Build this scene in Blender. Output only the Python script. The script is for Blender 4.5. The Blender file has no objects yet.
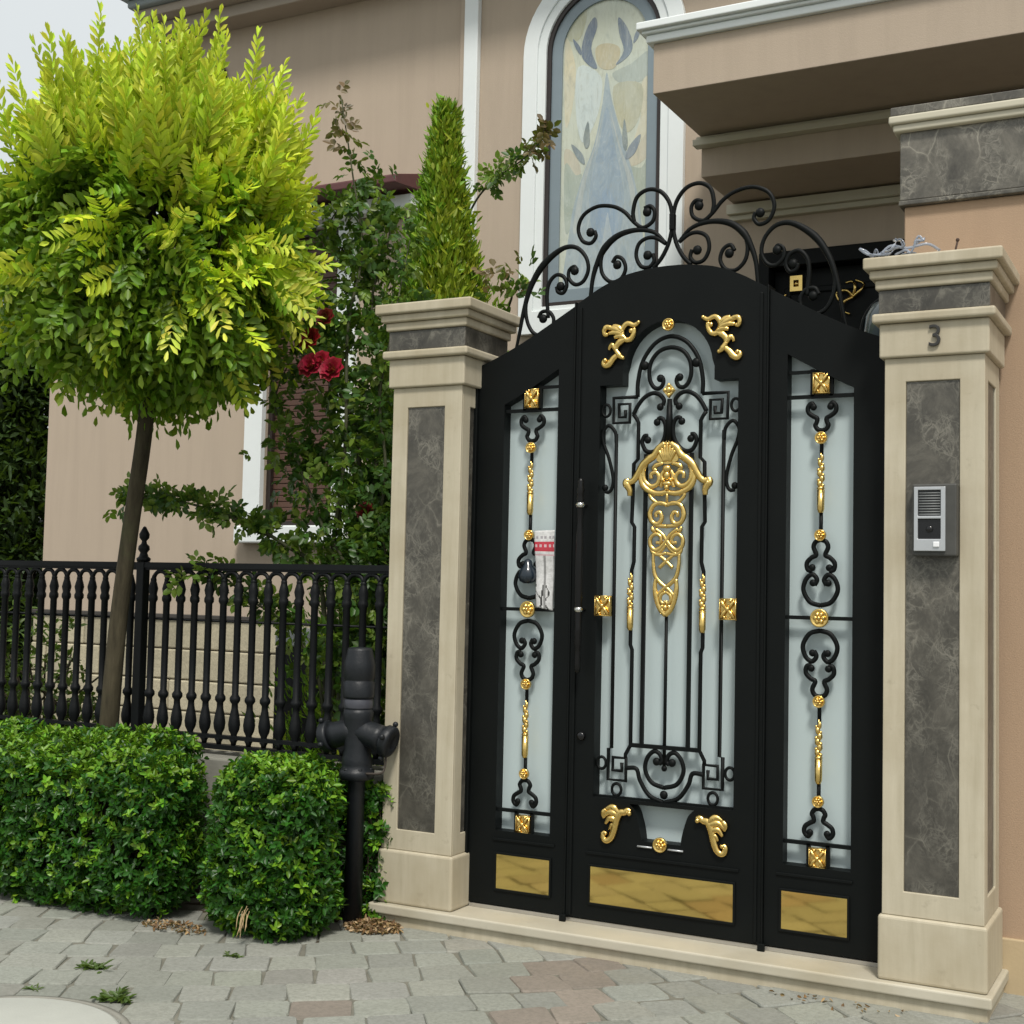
import bpy, math, random
import numpy as np
from mathutils import Vector, Matrix
from mathutils.geometry import tessellate_polygon
random.seed(7); rng = np.random.default_rng(11)
S = bpy.context.scene; COL = S.collection
R_ = math.radians

# ------------------------------------------------------------------ camera (solved from the pillars' edges)
CAM = np.array([1.0954, -5.0379, 1.4]); YAW, PITCH, ROLL, FPX = 0.4878, 0.0577, 0.0219, 1327.25
_f = np.array([-math.sin(YAW)*math.cos(PITCH), math.cos(YAW)*math.cos(PITCH), math.sin(PITCH)])
_r = np.array([math.cos(YAW), math.sin(YAW), 0.0]); _u = np.cross(_r, _f)
_r2 = _r*math.cos(ROLL) + _u*math.sin(ROLL); _u2 = -_r*math.sin(ROLL) + _u*math.cos(ROLL)
def at(px, py, y):
    """world (x, z) where the sight line of a measured pixel meets the vertical plane at depth y"""
    d = _r2*(px-512)/FPX - _u2*(py-512)/FPX + _f
    t = (y-CAM[1])/d[1]
    p = CAM + t*d
    return p[0], p[2]
cd = bpy.data.cameras.new('camera'); co = bpy.data.objects.new('camera', cd); COL.objects.link(co)
cd.sensor_width = 36; cd.lens = FPX*36/1024; cd.clip_start = .05; cd.clip_end = 2000
co.matrix_world = Matrix(((_r2[0], _u2[0], -_f[0], CAM[0]), (_r2[1], _u2[1], -_f[1], CAM[1]), (_r2[2], _u2[2], -_f[2], CAM[2]), (0, 0, 0, 1)))
S.camera = co

# ------------------------------------------------------------------ mesh helpers
class MB:
    def __init__(s): s.v = []; s.f = []; s.s = []; s.c = []
    def add(s, vs, fs, smooth=False, col=(1, 1, 1)):
        o = len(s.v); s.v += [tuple(p) for p in vs]
        for f in fs: s.f.append([i+o for i in f]); s.s.append(smooth); s.c.append(col)
        return s
    def box(s, x0, x1, y0, y1, z0, z1, col=(1, 1, 1)):
        return s.add([(x0,y0,z0),(x1,y0,z0),(x1,y1,z0),(x0,y1,z0),(x0,y0,z1),(x1,y0,z1),(x1,y1,z1),(x0,y1,z1)],
              [(0,3,2,1),(4,5,6,7),(0,1,5,4),(1,2,6,5),(2,3,7,6),(3,0,4,7)], False, col)
    def tube(s, path, r, n=8, closed=False, flat=None, col=(1, 1, 1), square=False):
        P = [Vector(p) for p in path]; m = len(P)
        if m < 2: return s
        rr = [r]*m if not hasattr(r, '__len__') else list(r)
        T = []
        for i in range(m):
            a = P[(i-1) % m] if (closed or i > 0) else P[i]; b = P[(i+1) % m] if (closed or i < m-1) else P[i]
            t = b-a; T.append(t.normalized() if t.length > 1e-9 else Vector((0, 0, 1)))
        ref = Vector((0, 1, 0)) if all(abs(t.y) < .9 for t in T) else Vector((1, 0, 0))
        if not all(abs(t.dot(ref)) < .97 for t in T): ref = Vector((.3, .5, .81)).normalized()
        vs = []
        for i in range(m):
            a = ref.cross(T[i]).normalized(); b = T[i].cross(a).normalized()
            for k in range(n):
                th = 2*math.pi*(k+(.5 if square else 0))/n
                q = math.sqrt(2) if square else 1
                fl = flat if flat else 1
                vs.append(P[i] + a*math.cos(th)*rr[i]*q + b*math.sin(th)*rr[i]*q*fl)
        fs = []
        for i in range(m if closed else m-1):
            j = (i+1) % m
            for k in range(n): fs.append((i*n+k, i*n+(k+1) % n, j*n+(k+1) % n, j*n+k))
        if not closed: fs += [tuple(range(n-1, -1, -1)), tuple((m-1)*n+k for k in range(n))]
        return s.add(vs, fs, not square, col)
    def lathe(s, prof, c=(0, 0, 0), n=20, axis=(0, 0, 1), col=(1, 1, 1)):
        ax = Vector(axis).normalized(); a = ax.orthogonal().normalized(); b = ax.cross(a); c = Vector(c)
        vs = []; m = len(prof)
        for r, h in prof:
            for k in range(n):
                th = 2*math.pi*k/n; vs.append(c + ax*h + a*math.cos(th)*r + b*math.sin(th)*r)
        fs = [(i*n+k, i*n+(k+1) % n, (i+1)*n+(k+1) % n, (i+1)*n+k) for i in range(m-1) for k in range(n)]
        fs += [tuple(range(n-1, -1, -1)), tuple((m-1)*n+k for k in range(n))]
        return s.add(vs, fs, True, col)
    def ball(s, c, r, n=10, col=(1, 1, 1)):
        r = (r, r, r) if not hasattr(r, '__len__') else r
        vs = []; h = n//2+1
        for i in range(h+1):
            ph = math.pi*i/h
            for k in range(n):
                th = 2*math.pi*k/n
                vs.append((c[0]+r[0]*math.sin(ph)*math.cos(th), c[1]+r[1]*math.sin(ph)*math.sin(th), c[2]-r[2]*math.cos(ph)))
        fs = [(i*n+k, i*n+(k+1) % n, (i+1)*n+(k+1) % n, (i+1)*n+k) for i in range(h) for k in range(n)]
        return s.add(vs, fs, True, col)
    def prism(s, loops, d0, d1, fn=lambda a, b, d: (a, d, b), col=(1, 1, 1)):
        """flat plate with holes: loops[0] outer, the others holes, extruded from depth d0 to d1"""
        def area(l): return sum(l[i][0]*l[(i+1) % len(l)][1]-l[(i+1) % len(l)][0]*l[i][1] for i in range(len(l)))
        L = [(l if area(l) > 0 else l[::-1]) if i == 0 else (l if area(l) < 0 else l[::-1]) for i, l in enumerate(loops)]
        flat = [p for l in L for p in l]; N = len(flat)
        tri = tessellate_polygon([[Vector((p[0], p[1], 0)) for p in l] for l in L])
        vs = [fn(p[0], p[1], d0) for p in flat] + [fn(p[0], p[1], d1) for p in flat]
        fs = []
        for t in tri:
            a, b, c = (flat[i] for i in t)
            if (b[0]-a[0])*(c[1]-a[1])-(c[0]-a[0])*(b[1]-a[1]) < 0: t = t[::-1]
            fs.append(tuple(t)); fs.append(tuple(i+N for i in t[::-1]))
        o = 0
        for l in L:
            n = len(l)
            for i in range(n): j = (i+1) % n; fs.append((o+i, o+i+N, o+j+N, o+j)) 
            o += n
        return s.add(vs, fs, False, col)
    def build(s, name, mat, parent=None, bevel=0, seg=2, off=None):
        me = bpy.data.meshes.new(name)
        o0 = Vector(off) if off is not None else (root_loc(parent) if parent else Vector((0, 0, 0)))
        me.from_pydata([Vector(p)-o0 for p in s.v], [], s.f)
        me.polygons.foreach_set('use_smooth', s.s)
        if any(c != (1, 1, 1) for c in s.c):
            at_ = me.attributes.new('Col', 'FLOAT_COLOR', 'FACE')
            at_.data.foreach_set('color', [x for c in s.c for x in (c[0], c[1], c[2], 1.0)])
        me.update()
        import bmesh
        if len(s.f) < 40000:
            bm = bmesh.new(); bm.from_mesh(me); bmesh.ops.recalc_face_normals(bm, faces=bm.faces); bm.to_mesh(me); bm.free()
        me.materials.append(mat)
        o = bpy.data.objects.new(name, me); COL.objects.link(o)
        if parent: o.parent = parent
        if bevel:
            b = o.modifiers.new('bevel', 'BEVEL'); b.width = bevel; b.segments = seg; b.limit_method = 'ANGLE'; b.angle_limit = R_(35)
        return o
def root_loc(o):
    v = Vector((0, 0, 0))
    while o: v = v + o.location; o = o.parent
    return v
def tag(o, label=None, cat=None, group=None, kind=None):
    if label: o['label'] = label
    if cat: o['category'] = cat
    if group: o['group'] = group
    if kind: o['kind'] = kind
    return o
def thing(name, label, cat, loc=(0, 0, 0), group=None):
    o = bpy.data.objects.new(name, None); COL.objects.link(o); o.location = loc; o.empty_display_size = .1
    return tag(o, label, cat, group)
def spl(pts, n=6, closed=False):
    """Catmull-Rom through 2D or 3D points"""
    P = [np.array(p, float) for p in pts]; m = len(P); out = []
    for i in range(m if closed else m-1):
        p0 = P[(i-1) % m] if closed or i > 0 else 2*P[0]-P[1]
        p1 = P[i]; p2 = P[(i+1) % m]
        p3 = P[(i+2) % m] if closed or i < m-2 else 2*P[-1]-P[-2]
        for k in range(n):
            t = k/n
            out.append(.5*((2*p1)+(-p0+p2)*t+(2*p0-5*p1+4*p2-p3)*t*t+(-p0+3*p1-3*p2+p3)*t**3))
    if not closed: out.append(P[-1])
    return [tuple(p) for p in out]

# ------------------------------------------------------------------ materials
class NT:
    def __init__(s, name):
        s.m = bpy.data.materials.new(name); s.m.use_nodes = True; s.t = s.m.node_tree; s.n = s.t.nodes
        s.b = s.n['Principled BSDF']; s.out = s.n['Material Output']
        s.tc = s.n.new('ShaderNodeTexCoord')
    def link(s, a, b): s.t.links.new(a, b)
    def mapping(s, scale=(1, 1, 1), rot=(0, 0, 0)):
        m = s.n.new('ShaderNodeMapping'); s.link(s.tc.outputs['Object'], m.inputs[0]); m.inputs['Scale'].default_value = scale; m.inputs['Rotation'].default_value = rot
        return m.outputs[0]
    def noise(s, scale, detail=5, rough=.6, vec=None, dist=0):
        n = s.n.new('ShaderNodeTexNoise'); n.inputs['Scale'].default_value = scale; n.inputs['Detail'].default_value = detail
        n.inputs['Roughness'].default_value = rough; n.inputs['Distortion'].default_value = dist
        s.link(vec if vec is not None else s.tc.outputs['Object'], n.inputs['Vector']); return n.outputs['Fac']
    def ramp(s, fac, stops):
        r = s.n.new('ShaderNodeValToRGB'); e = r.color_ramp.elements
        while len(e) < len(stops): e.new(.5)
        for i, (p, c) in enumerate(stops): e[i].position = p; e[i].color = (*c, 1) if hasattr(c, '__len__') else (c, c, c, 1)
        s.link(fac, r.inputs[0]); return r.outputs[0]
    def mix(s, fac, a, b, mode='MIX'):
        m = s.n.new('ShaderNodeMix'); m.data_type = 'RGBA'; m.blend_type = mode
        for sock, v in ((m.inputs[0], fac), (m.inputs[6], a), (m.inputs[7], b)):
            if isinstance(v, bpy.types.NodeSocket): s.link(v, sock)
            elif hasattr(v, '__len__'): sock.default_value = (*v, 1)
            else: sock.default_value = v
        return m.outputs[2]
    def math(s, op, a, b=0.0):
        m = s.n.new('ShaderNodeMath'); m.operation = op
        for sock, v in ((m.inputs[0], a), (m.inputs[1], b)):
            if isinstance(v, bpy.types.NodeSocket): s.link(v, sock)
            else: sock.default_value = v
        return m.outputs[0]
    def attr(s, name='Col'):
        a = s.n.new('ShaderNodeAttribute'); a.attribute_name = name; return a.outputs['Color']
    def bump(s, h, strength=.3, dist=.01):
        b = s.n.new('ShaderNodeBump'); b.inputs['Strength'].default_value = strength; b.inputs['Distance'].default_value = dist
        s.link(h, b.inputs['Height']); s.link(b.outputs[0], s.b.inputs['Normal'])
    def set(s, col=None, rough=None, metal=None, spec=None):
        for k, v in (('Base Color', col), ('Roughness', rough), ('Metallic', metal), ('Specular IOR Level', spec)):
            if v is None: continue
            if isinstance(v, bpy.types.NodeSocket): s.link(v, s.b.inputs[k])
            elif hasattr(v, '__len__'): s.b.inputs[k].default_value = (*v, 1)
            else: s.b.inputs[k].default_value = v
        return s.m
def simple(name, col, rough=.6, metal=0, var=.15, scale=8, bump=.1, bscale=60, spec=.5):
    t = NT(name); n = t.noise(scale)
    c = t.mix(n, tuple(x*(1-var) for x in col), tuple(min(1, x*(1+var)) for x in col))
    if bump: t.bump(t.noise(bscale, 4), bump, .004)
    return t.set(c, rough, metal, spec)

def streaked(name, c0, c1, stain, sc=(26, 26, 2.2)):
    t = NT(name)
    a = t.noise(1, 5, .6, t.mapping(sc)); b = t.noise(2.2, 4); d = t.noise(14, 6, .7)
    c = t.mix(t.ramp(a, [(.3, 0), (.7, 1)]), c0, c1)
    c = t.mix(t.ramp(b, [(.45, 0), (.75, .75)]), c, stain)
    c = t.mix(t.ramp(d, [(.62, 0), (.72, .25)]), c, tuple(x*.6 for x in stain))
    t.bump(t.noise(60, 5), .15, .003)
    return t.set(c, .55)
def marble(name, k=1.0):
    t = NT(name)
    v = t.mapping((1, 1, .8))
    base = t.ramp(t.noise(6, 9, .75, v, .4), [(.30, (.034*k, .032*k, .027*k)), (.5, (.076*k, .071*k, .059*k)), (.70, (.15*k, .139*k, .115*k))])
    nz = t.n.new('ShaderNodeTexNoise'); nz.inputs['Scale'].default_value = 5; nz.inputs['Detail'].default_value = 6; t.link(v, nz.inputs['Vector'])
    wob = t.n.new('ShaderNodeMix'); wob.data_type = 'VECTOR'; wob.inputs[0].default_value = .13; t.link(v, wob.inputs[4]); t.link(nz.outputs['Color'], wob.inputs[5])
    def crack(scale, w, a):
        vo = t.n.new('ShaderNodeTexVoronoi'); vo.feature = 'DISTANCE_TO_EDGE'; vo.inputs['Scale'].default_value = scale; t.link(wob.outputs[1], vo.inputs['Vector'])
        return t.ramp(vo.outputs['Distance'], [(0, a), (w, a*.35), (w*3, 0)])
    m1 = t.ramp(t.noise(5, 4, .6, v), [(.45, 0), (.66, 1)]); m2 = t.ramp(t.noise(8, 4, .6, v), [(.42, 0), (.62, 1)])
    fine = t.ramp(t.math('ABSOLUTE', t.math('SUBTRACT', t.noise(26, 6, .7, wob.outputs[1], .8), .5)), [(0, .85), (.03, .35), (.07, 0)])
    c = t.mix(t.math('MULTIPLY', fine, m2), base, (.20*k, .19*k, .16*k))
    c = t.mix(t.math('MULTIPLY', crack(7, .012, .8), m1), c, (.27*k, .255*k, .21*k)); c = t.mix(t.math('MULTIPLY', crack(18, .018, .7), m2), c, (.24*k, .225*k, .185*k))
    c = t.mix(t.ramp(t.noise(2.2, 5, .65, v), [(.38, .35), (.6, 0)]), c, (.028*k, .027*k, .024*k))
    return t.set(c, .36)
def gold(name, rough, tint=(.78, .50, .14), b=.25):
    t = NT(name); n = t.noise(18, 5)
    c = t.mix(n, tuple(x*.8 for x in tint), tint)
    if b: t.bump(t.noise(45, 4), b, .006)
    r = t.ramp(t.noise(9, 4), [(.3, rough*.7), (.7, rough*1.4)])
    return t.set(c, r, 1.0)
def leafmat(name, rough=.42, trans=.35, spec=.4):
    t = NT(name); c = t.attr()
    n = t.noise(30, 3); c = t.mix(t.math('MULTIPLY', n, .2), c, (.02, .04, .004))
    t.set(c, rough, 0, spec)
    tr = t.n.new('ShaderNodeBsdfTranslucent'); t.link(t.mix(.4, c, (.32, .55, .03)), tr.inputs[0])
    mx = t.n.new('ShaderNodeMixShader'); mx.inputs[0].default_value = trans
    t.link(t.b.outputs[0], mx.inputs[1]); t.link(tr.outputs[0], mx.inputs[2]); t.link(mx.outputs[0], t.out.inputs[0])
    return t.m
def attrmat(name, rough=.7, bump=.4, bscale=40, stain=.5, spec=.4, metal=0):
    t = NT(name); c = t.attr(); d = t.noise(3.5, 6, .7); g = t.noise(60, 4, .7)
    c = t.mix(t.ramp(d, [(.35, 0), (.75, stain)]), c, t.mix(.5, c, (.05, .05, .04)))
    c = t.mix(t.ramp(g, [(.3, .35), (.6, 0)]), c, (.08, .08, .065))
    t.bump(t.noise(bscale, 6, .7), bump, .006)
    return t.set(c, rough, metal, spec)

def stucco(name, col, col2):
    t = NT(name)
    c = t.mix(t.noise(1.1, 6, .65), col, col2)
    st = t.noise(1, 5, .7, t.mapping((7, 7, .5)))
    c = t.mix(t.ramp(st, [(.45, 0), (.8, .3)]), c, tuple(x*.72 for x in col))
    t.bump(t.noise(150, 4, .8), .4, .004)
    return t.set(c, .85, 0, .2)

def build_iron():
    t = NT('black_iron'); n = t.noise(5, 5)
    c = t.mix(n, (.0022, .0032, .0032), (.0045, .0058, .0056)); t.bump(t.noise(120, 3), .06, .002)
    r = t.ramp(t.noise(3, 4), [(.3, .42), (.7, .6)])
    return t.set(c, r, 0, .15)
IRON = build_iron()
FENCE = simple('fence_paint', (.006, .007, .008), .5, 0, .3, 20, .15, 60, .2)
GOLD = gold('gilded_metal', .24, (.85, .60, .20)); GOLDM = simple('polished_brass', (.84, .61, .20), .06, 1, .03, 3, 0)
STONE = streaked('cream_stone', (.42, .375, .275), (.51, .46, .35), (.35, .295, .195))
STONE2 = streaked('pale_step_stone', (.43, .40, .315), (.50, .465, .375), (.36, .315, .22), (3, 3, 8))
MARBLE = marble('grey_marble'); MARBLE2 = marble('weathered_marble', 1.35)
STUCCO = stucco('pink_stucco', (.42, .345, .27), (.46, .38, .30))
STUCCO2 = stucco('peach_stucco', (.375, .265, .18), (.405, .29, .20))
TRIM = simple('white_trim', (.74, .78, .78), .5, 0, .05, 4, .05, 80)
CREAM = simple('cream_moulding', (.50, .47, .37), .6, 0, .1, 4, .08, 80)
DARKFRAME = simple('dark_window_frame', (.022, .015, .013), .4, 0, .2, 10, .05)
LEAD = simple('grey_border_glass', (.20, .25, .28), .25, 0, .1, 5, .03)
HYD = simple('hydrant_paint', (.010, .012, .015), .45, 0, .5, 9, .35, 60, .35)
ALU = simple('silver_plastic', (.50, .52, .54), .35, .5, .06, 30, .03)
BLACKP = simple('black_plastic', (.006, .006, .007), .2, 0, .2, 20, .03)
GREYP = simple('grey_plastic', (.055, .055, .05), .6, 0, .35, 18, .1)
SHUT = simple('brown_shutter', (.085, .042, .028), .55, 0, .25, 6, .1)
MAROON = simple('maroon_tile', (.10, .035, .035), .6, 0, .25, 10, .2)
GUT = simple('blue_grey_gutter', (.26, .30, .31), .5, 0, .1, 6, .05)
CONC = simple('weathered_concrete', (.23, .225, .195), .85, 0, .3, 6, .4, 50, .2)
SOIL = simple('dark_soil', (.055, .042, .028), .95, 0, .5, 14, .7, 45, .1)
GROUND = simple('earth_ground', (.17, .165, .145), .95, 0, .3, 2, .5, 20, .1)
SAND = simple('joint_sand', (.17, .165, .135), .95, 0, .4, 12, .5, 70, .1)
PAVER = attrmat('concrete_paver', .8, .35, 90, .35, .3)
BLOCK = attrmat('stone_block', .8, .6, 26, .45, .3)
def build_painted():
    t = NT('painted_glass'); c = t.attr(); v = t.mapping((9, 9, 3.2)); n = t.noise(1, 6, .7, v, 1.6); n2 = t.noise(2.5, 4); n3 = t.noise(1, 5, .75, t.mapping((26, 26, 7)), 2.0)
    c = t.mix(t.ramp(n, [(.40, 0), (.75, .32)]), c, (.64, .66, .58)); c = t.mix(t.ramp(n2, [(.4, 0), (.7, .3)]), c, (.40, .48, .49))
    c = t.mix(t.ramp(n, [(.26, .5), (.44, 0)]), c, (.24, .28, .28)); c = t.mix(t.ramp(n3, [(.3, .45), (.5, 0)]), c, (.34, .35, .28)); c = t.mix(t.ramp(n3, [(.55, 0), (.72, .4)]), c, (.62, .64, .58))
    t.bump(t.noise(40, 3), .08, .002)
    return t.set(c, .14, 0, .6)
GLASSP = build_painted()
BARK = None
def build_bark():
    t = NT('tree_bark'); v = t.mapping((14, 14, 2.2)); n = t.noise(1, 6, .7, v)
    c = t.ramp(n, [(.3, (.022, .018, .011)), (.55, (.062, .052, .032)), (.75, (.105, .088, .055))])
    c = t.mix(t.ramp(t.noise(5, 4), [(.55, 0), (.7, .4)]), c, (.07, .085, .035)); t.bump(n, .7, .012)
    return t.set(c, .85, 0, .2)
BARK = build_bark()
LEAF_TREE = leafmat('golden_tree_leaf', .45, .34)
LEAF_HEDGE = leafmat('hedge_leaf', .38, .22, .35)
LEAF_ROSE = leafmat('rose_leaf', .42, .28)
LEAF_DARK = leafmat('evergreen_leaf', .5, .15)
PETAL = leafmat('rose_petal', .55, .2)
DRY = leafmat('dry_leaf', .7, .15)
def build_frost():
    t = NT('frosted_glass')
    c = t.mix(t.noise(1.3, 3), (.47, .56, .57), (.53, .62, .63))
    t.set(c, .24, 0, .5)
    t.b.inputs['Transmission Weight'].default_value = .12
    t.bump(t.noise(260, 2), .04, .001)
    return t.m
FROST = build_frost()
def build_film():
    t = NT('clear_plastic_film'); t.set((.50, .55, .64), .12, 0, .5); t.b.inputs['Transmission Weight'].default_value = .55
    return t.m
FILM = build_film()

# ------------------------------------------------------------------ foliage helpers
def unit(a): return a/np.maximum(np.linalg.norm(a, axis=-1, keepdims=True), 1e-9)
def leaf_object(name, mat, P, D, N, L, W, C, parent=None, fold=.25, bend=.15, w1=.46, w2=.40):
    """every leaf: a folded six-point blade. P base, D direction, N face normal"""
    n = len(P); D = unit(D); Sd = unit(np.cross(D, N)); N = unit(np.cross(Sd, D))
    L = np.broadcast_to(L, n)[:, None]; W = np.broadcast_to(W, n)[:, None]
    v = np.zeros((n, 6, 3))
    v[:, 0] = P
    v[:, 1] = P + D*L*.33 + Sd*W*w1 + N*W*fold - N*L*bend*.1
    v[:, 2] = P + D*L*.72 + Sd*W*w2 + N*W*fold - N*L*bend*.5
    v[:, 3] = P + D*L - N*L*bend
    v[:, 4] = P + D*L*.72 - Sd*W*w2 + N*W*fold - N*L*bend*.5
    v[:, 5] = P + D*L*.33 - Sd*W*w1 + N*W*fold - N*L*bend*.1
    off = np.array(root_loc(parent)) if parent else np.zeros(3)
    v = (v - off).reshape(-1, 3)
    base = (np.arange(n)*6)[:, None]
    idx = np.concatenate([base+np.array([[0, 1, 2, 3]]), base+np.array([[0, 3, 4, 5]])], 1).reshape(-1)
    me = bpy.data.meshes.new(name)
    me.vertices.add(n*6); me.vertices.foreach_set('co', v.astype(np.float32).ravel())
    me.loops.add(n*8); me.loops.foreach_set('vertex_index', idx.astype(np.int32))
    me.polygons.add(n*2); me.polygons.foreach_set('loop_start', (np.arange(n*2)*4).astype(np.int32))
    a = me.attributes.new('Col', 'FLOAT_COLOR', 'FACE')
    cc = np.ones((n, 2, 4)); cc[:, :, :3] = C[:, None, :]
    a.data.foreach_set('color', cc.astype(np.float32).ravel())
    me.update(calc_edges=True); me.validate()
    me.materials.append(mat)
    o = bpy.data.objects.new(name, me); COL.objects.link(o)
    if parent: o.parent = parent
    return o
def rnd_dir(n): return unit(rng.normal(size=(n, 3)))
def lump(P, s, seed):
    """cheap smooth 3D wobble used to give crowns an uneven outline"""
    r = np.random.default_rng(seed); out = np.zeros(len(P))
    for k in range(6):
        w = r.normal(size=3); w = w/np.linalg.norm(w)*s*(1+k*.5); out += np.sin(P@w + r.uniform(0, 6.28))/(1+.5*k)
    return out/2.2
def rbox_sdf(P, c, h, r):
    q = np.abs(P-np.array(c))-np.array(h)+r
    return np.linalg.norm(np.maximum(q, 0), axis=1)+np.minimum(q.max(1), 0)-r
def sdf_points(sdf, lo, hi, n, depth):
    """random points in the outer shell of a solid, with the outward normal there"""
    out = []
    tot = 0
    while tot < n:
        P = rng.uniform(lo, hi, (n*4, 3)); d = sdf(P); k = (d < 0) & (d > -depth)
        out.append(P[k]); tot += k.sum()
    P = np.concatenate(out)[:n]; e = .01; d0 = sdf(P)
    G = np.stack([sdf(P+np.eye(3)[i]*e)-d0 for i in range(3)], 1)
    return P, unit(G), d0
def jitter_col(base, n, v=.2, hue=.08):
    c = np.array(base)*rng.uniform(1-v, 1+v, (n, 1)); return np.clip(c*(1+rng.uniform(-hue, hue, (n, 3))), 0, 1)

# ================================================================== THE SETTING
gz = -.09
gm = MB(); gm.add([(-300, -300, gz-.06), (300, -300, gz-.06), (300, 300, gz-.06), (-300, 300, gz-.06)], [(0, 1, 2, 3)])
tag(gm.build('ground', GROUND), 'bare earth ground around the house and street', 'ground', kind='structure')
jm = MB(); jm.add([(-9, -11, gz-.007), (7, -11, gz-.007), (7, .6, gz-.007), (-9, .6, gz-.007)], [(0, 1, 2, 3)])
tag(jm.build('paving_bed', SAND), 'sandy bed showing in the joints between paving setts', 'sand bed', kind='structure')
# pavers: rows turned about 34 degrees to the gate
MAN_C, MAN_R = (-2.43, -1.97), .46
pv = MB(); FAN = np.array([-6.05, 4.74])         # the courses curve gently about this point
row_h = .192
def in_bed(x, y): return x < -2.27 and y > -.36
for i in range(14, 84):
    rad_ = i*row_h; t = -rad_*2.15 + rng.uniform(0, .2)
    while t < rad_*.45:
        w = rng.choice([.165, .185, .19, .20, .225])
        ph = (t+w/2)/rad_; e2 = -np.array([math.cos(ph), math.sin(ph)]); e1 = np.array([-math.sin(ph), math.cos(ph)]); c2 = FAN-e2*rad_
        t += w
        x, y = c2
        if not (-8 < x < 5.5 and -9.5 < y < .55) or in_bed(x, y): continue
        if math.hypot(x-MAN_C[0], y-MAN_C[1]) < MAN_R-.14: continue
        g = .0012+abs(rng.normal(0, .0018)); hw, hh = w/2-g, row_h/2-g
        rot = rng.normal(0, .016); ca, sa = math.cos(rot), math.sin(rot)
        pts = []; rc = rng.uniform(.012, .028)
        for sx, sy in ((-1, -1), (1, -1), (1, 1), (-1, 1)):
            j = rng.normal(0, .006, 2); cx, cy = sx*(hw-rc)+j[0], sy*(hh-rc)+j[1]
            for k in range(3):
                th = math.atan2(sy, sx)-math.pi/4+k*math.pi/4
                pts.append((cx+rc*math.cos(th), cy+rc*math.sin(th)))
        dz = rng.normal(0, .0022); tx, ty = rng.normal(0, .008, 2)
        def W_(p, ins, z):
            px, py = p[0]*ins, p[1]*ins; px, py = px*ca-py*sa, px*sa+py*ca
            q = c2+e1*px+e2*py; return (q[0], q[1], gz+z+dz+tx*p[0]+ty*p[1])
        n = len(pts); vs = [W_(p, 1, -.05) for p in pts]+[W_(p, 1, -.006) for p in pts]+[W_(p, .965, 0) for p in pts]
        fs = [(k, (k+1) % n, (k+1) % n+n, k+n) for k in range(n)]+[(k+n, (k+1) % n+n, (k+1) % n+2*n, k+2*n) for k in range(n)]+[tuple(range(2*n, 3*n))]
        pink = (abs((x+1.02)*.9+(y+.55)*.25) < .13 and rng.random() < .85) or (math.hypot(x+1.70, y+1.14) < .11)
        b = rng.uniform(.86, 1.10)
        colr = (.275*b, .238*b, .20*b) if pink else tuple(np.array((.285, .293, .258))*b*(1+rng.normal(0, .010, 3)))
        pv.add(vs, fs, False, colr)
tag(pv.build('paving', PAVER), 'worn grey setts with a few pink ones, laid in curved courses', 'paving', kind='structure')
# planting bed
bd = MB(); nx, ny = 40, 10
for i in range(nx+1):
    for j in range(ny+1):
        bd.v.append((-6.2+3.98*i/nx, -.46+.58*j/ny, gz-.012+.010*random.random()))
for i in range(nx):
    for j in range(ny):
        bd.f.append([i*(ny+1)+j, (i+1)*(ny+1)+j, (i+1)*(ny+1)+j+1, i*(ny+1)+j+1]); bd.s.append(True); bd.c.append((1, 1, 1))
tag(bd.build('planting_bed', SOIL), 'dark soil strip under the clipped hedges', 'flower bed', kind='structure')
gd = MB(); gd.box(-12, 3, .45, 12, gz-.05, gz+.02); tag(gd.build('garden_ground', SOIL), 'dark garden soil behind the fence and gate', 'garden soil', kind='structure')

# manhole cover
mh = thing('manhole_cover', 'round pale concrete cover set flush in the grey paving', 'manhole cover', (MAN_C[0], MAN_C[1], gz))
m = MB(); m.lathe([(MAN_R-.02, -.03), (MAN_R-.02, .004), (MAN_R-.035, .009), (.02, .011)], (*MAN_C, gz), 48); m.build('cover_disc', simple('pale_concrete', (.42, .43, .39), .75, 0, .12, 5, .25, 60, .3), mh)
m = MB(); m.lathe([(MAN_R+.015, -.03), (MAN_R+.015, .002), (MAN_R-.012, .004), (MAN_R-.012, -.03)], (*MAN_C, gz), 48); m.build('rim', CONC, mh)

# doorstep
ds = thing('doorstep', 'long pale stone step running under the gate and both pillars', 'step', (-.92, 0, gz))
m = MB(); m.box(-2.235, .392, -.045, .62, -.042, 0); m.build('step_slab', STONE2, ds, .008, 3)
m = MB(); m.box(-2.22, .375, -.025, .6, gz-.03, -.0425); m.build('riser', STONE, ds, .004)

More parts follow.
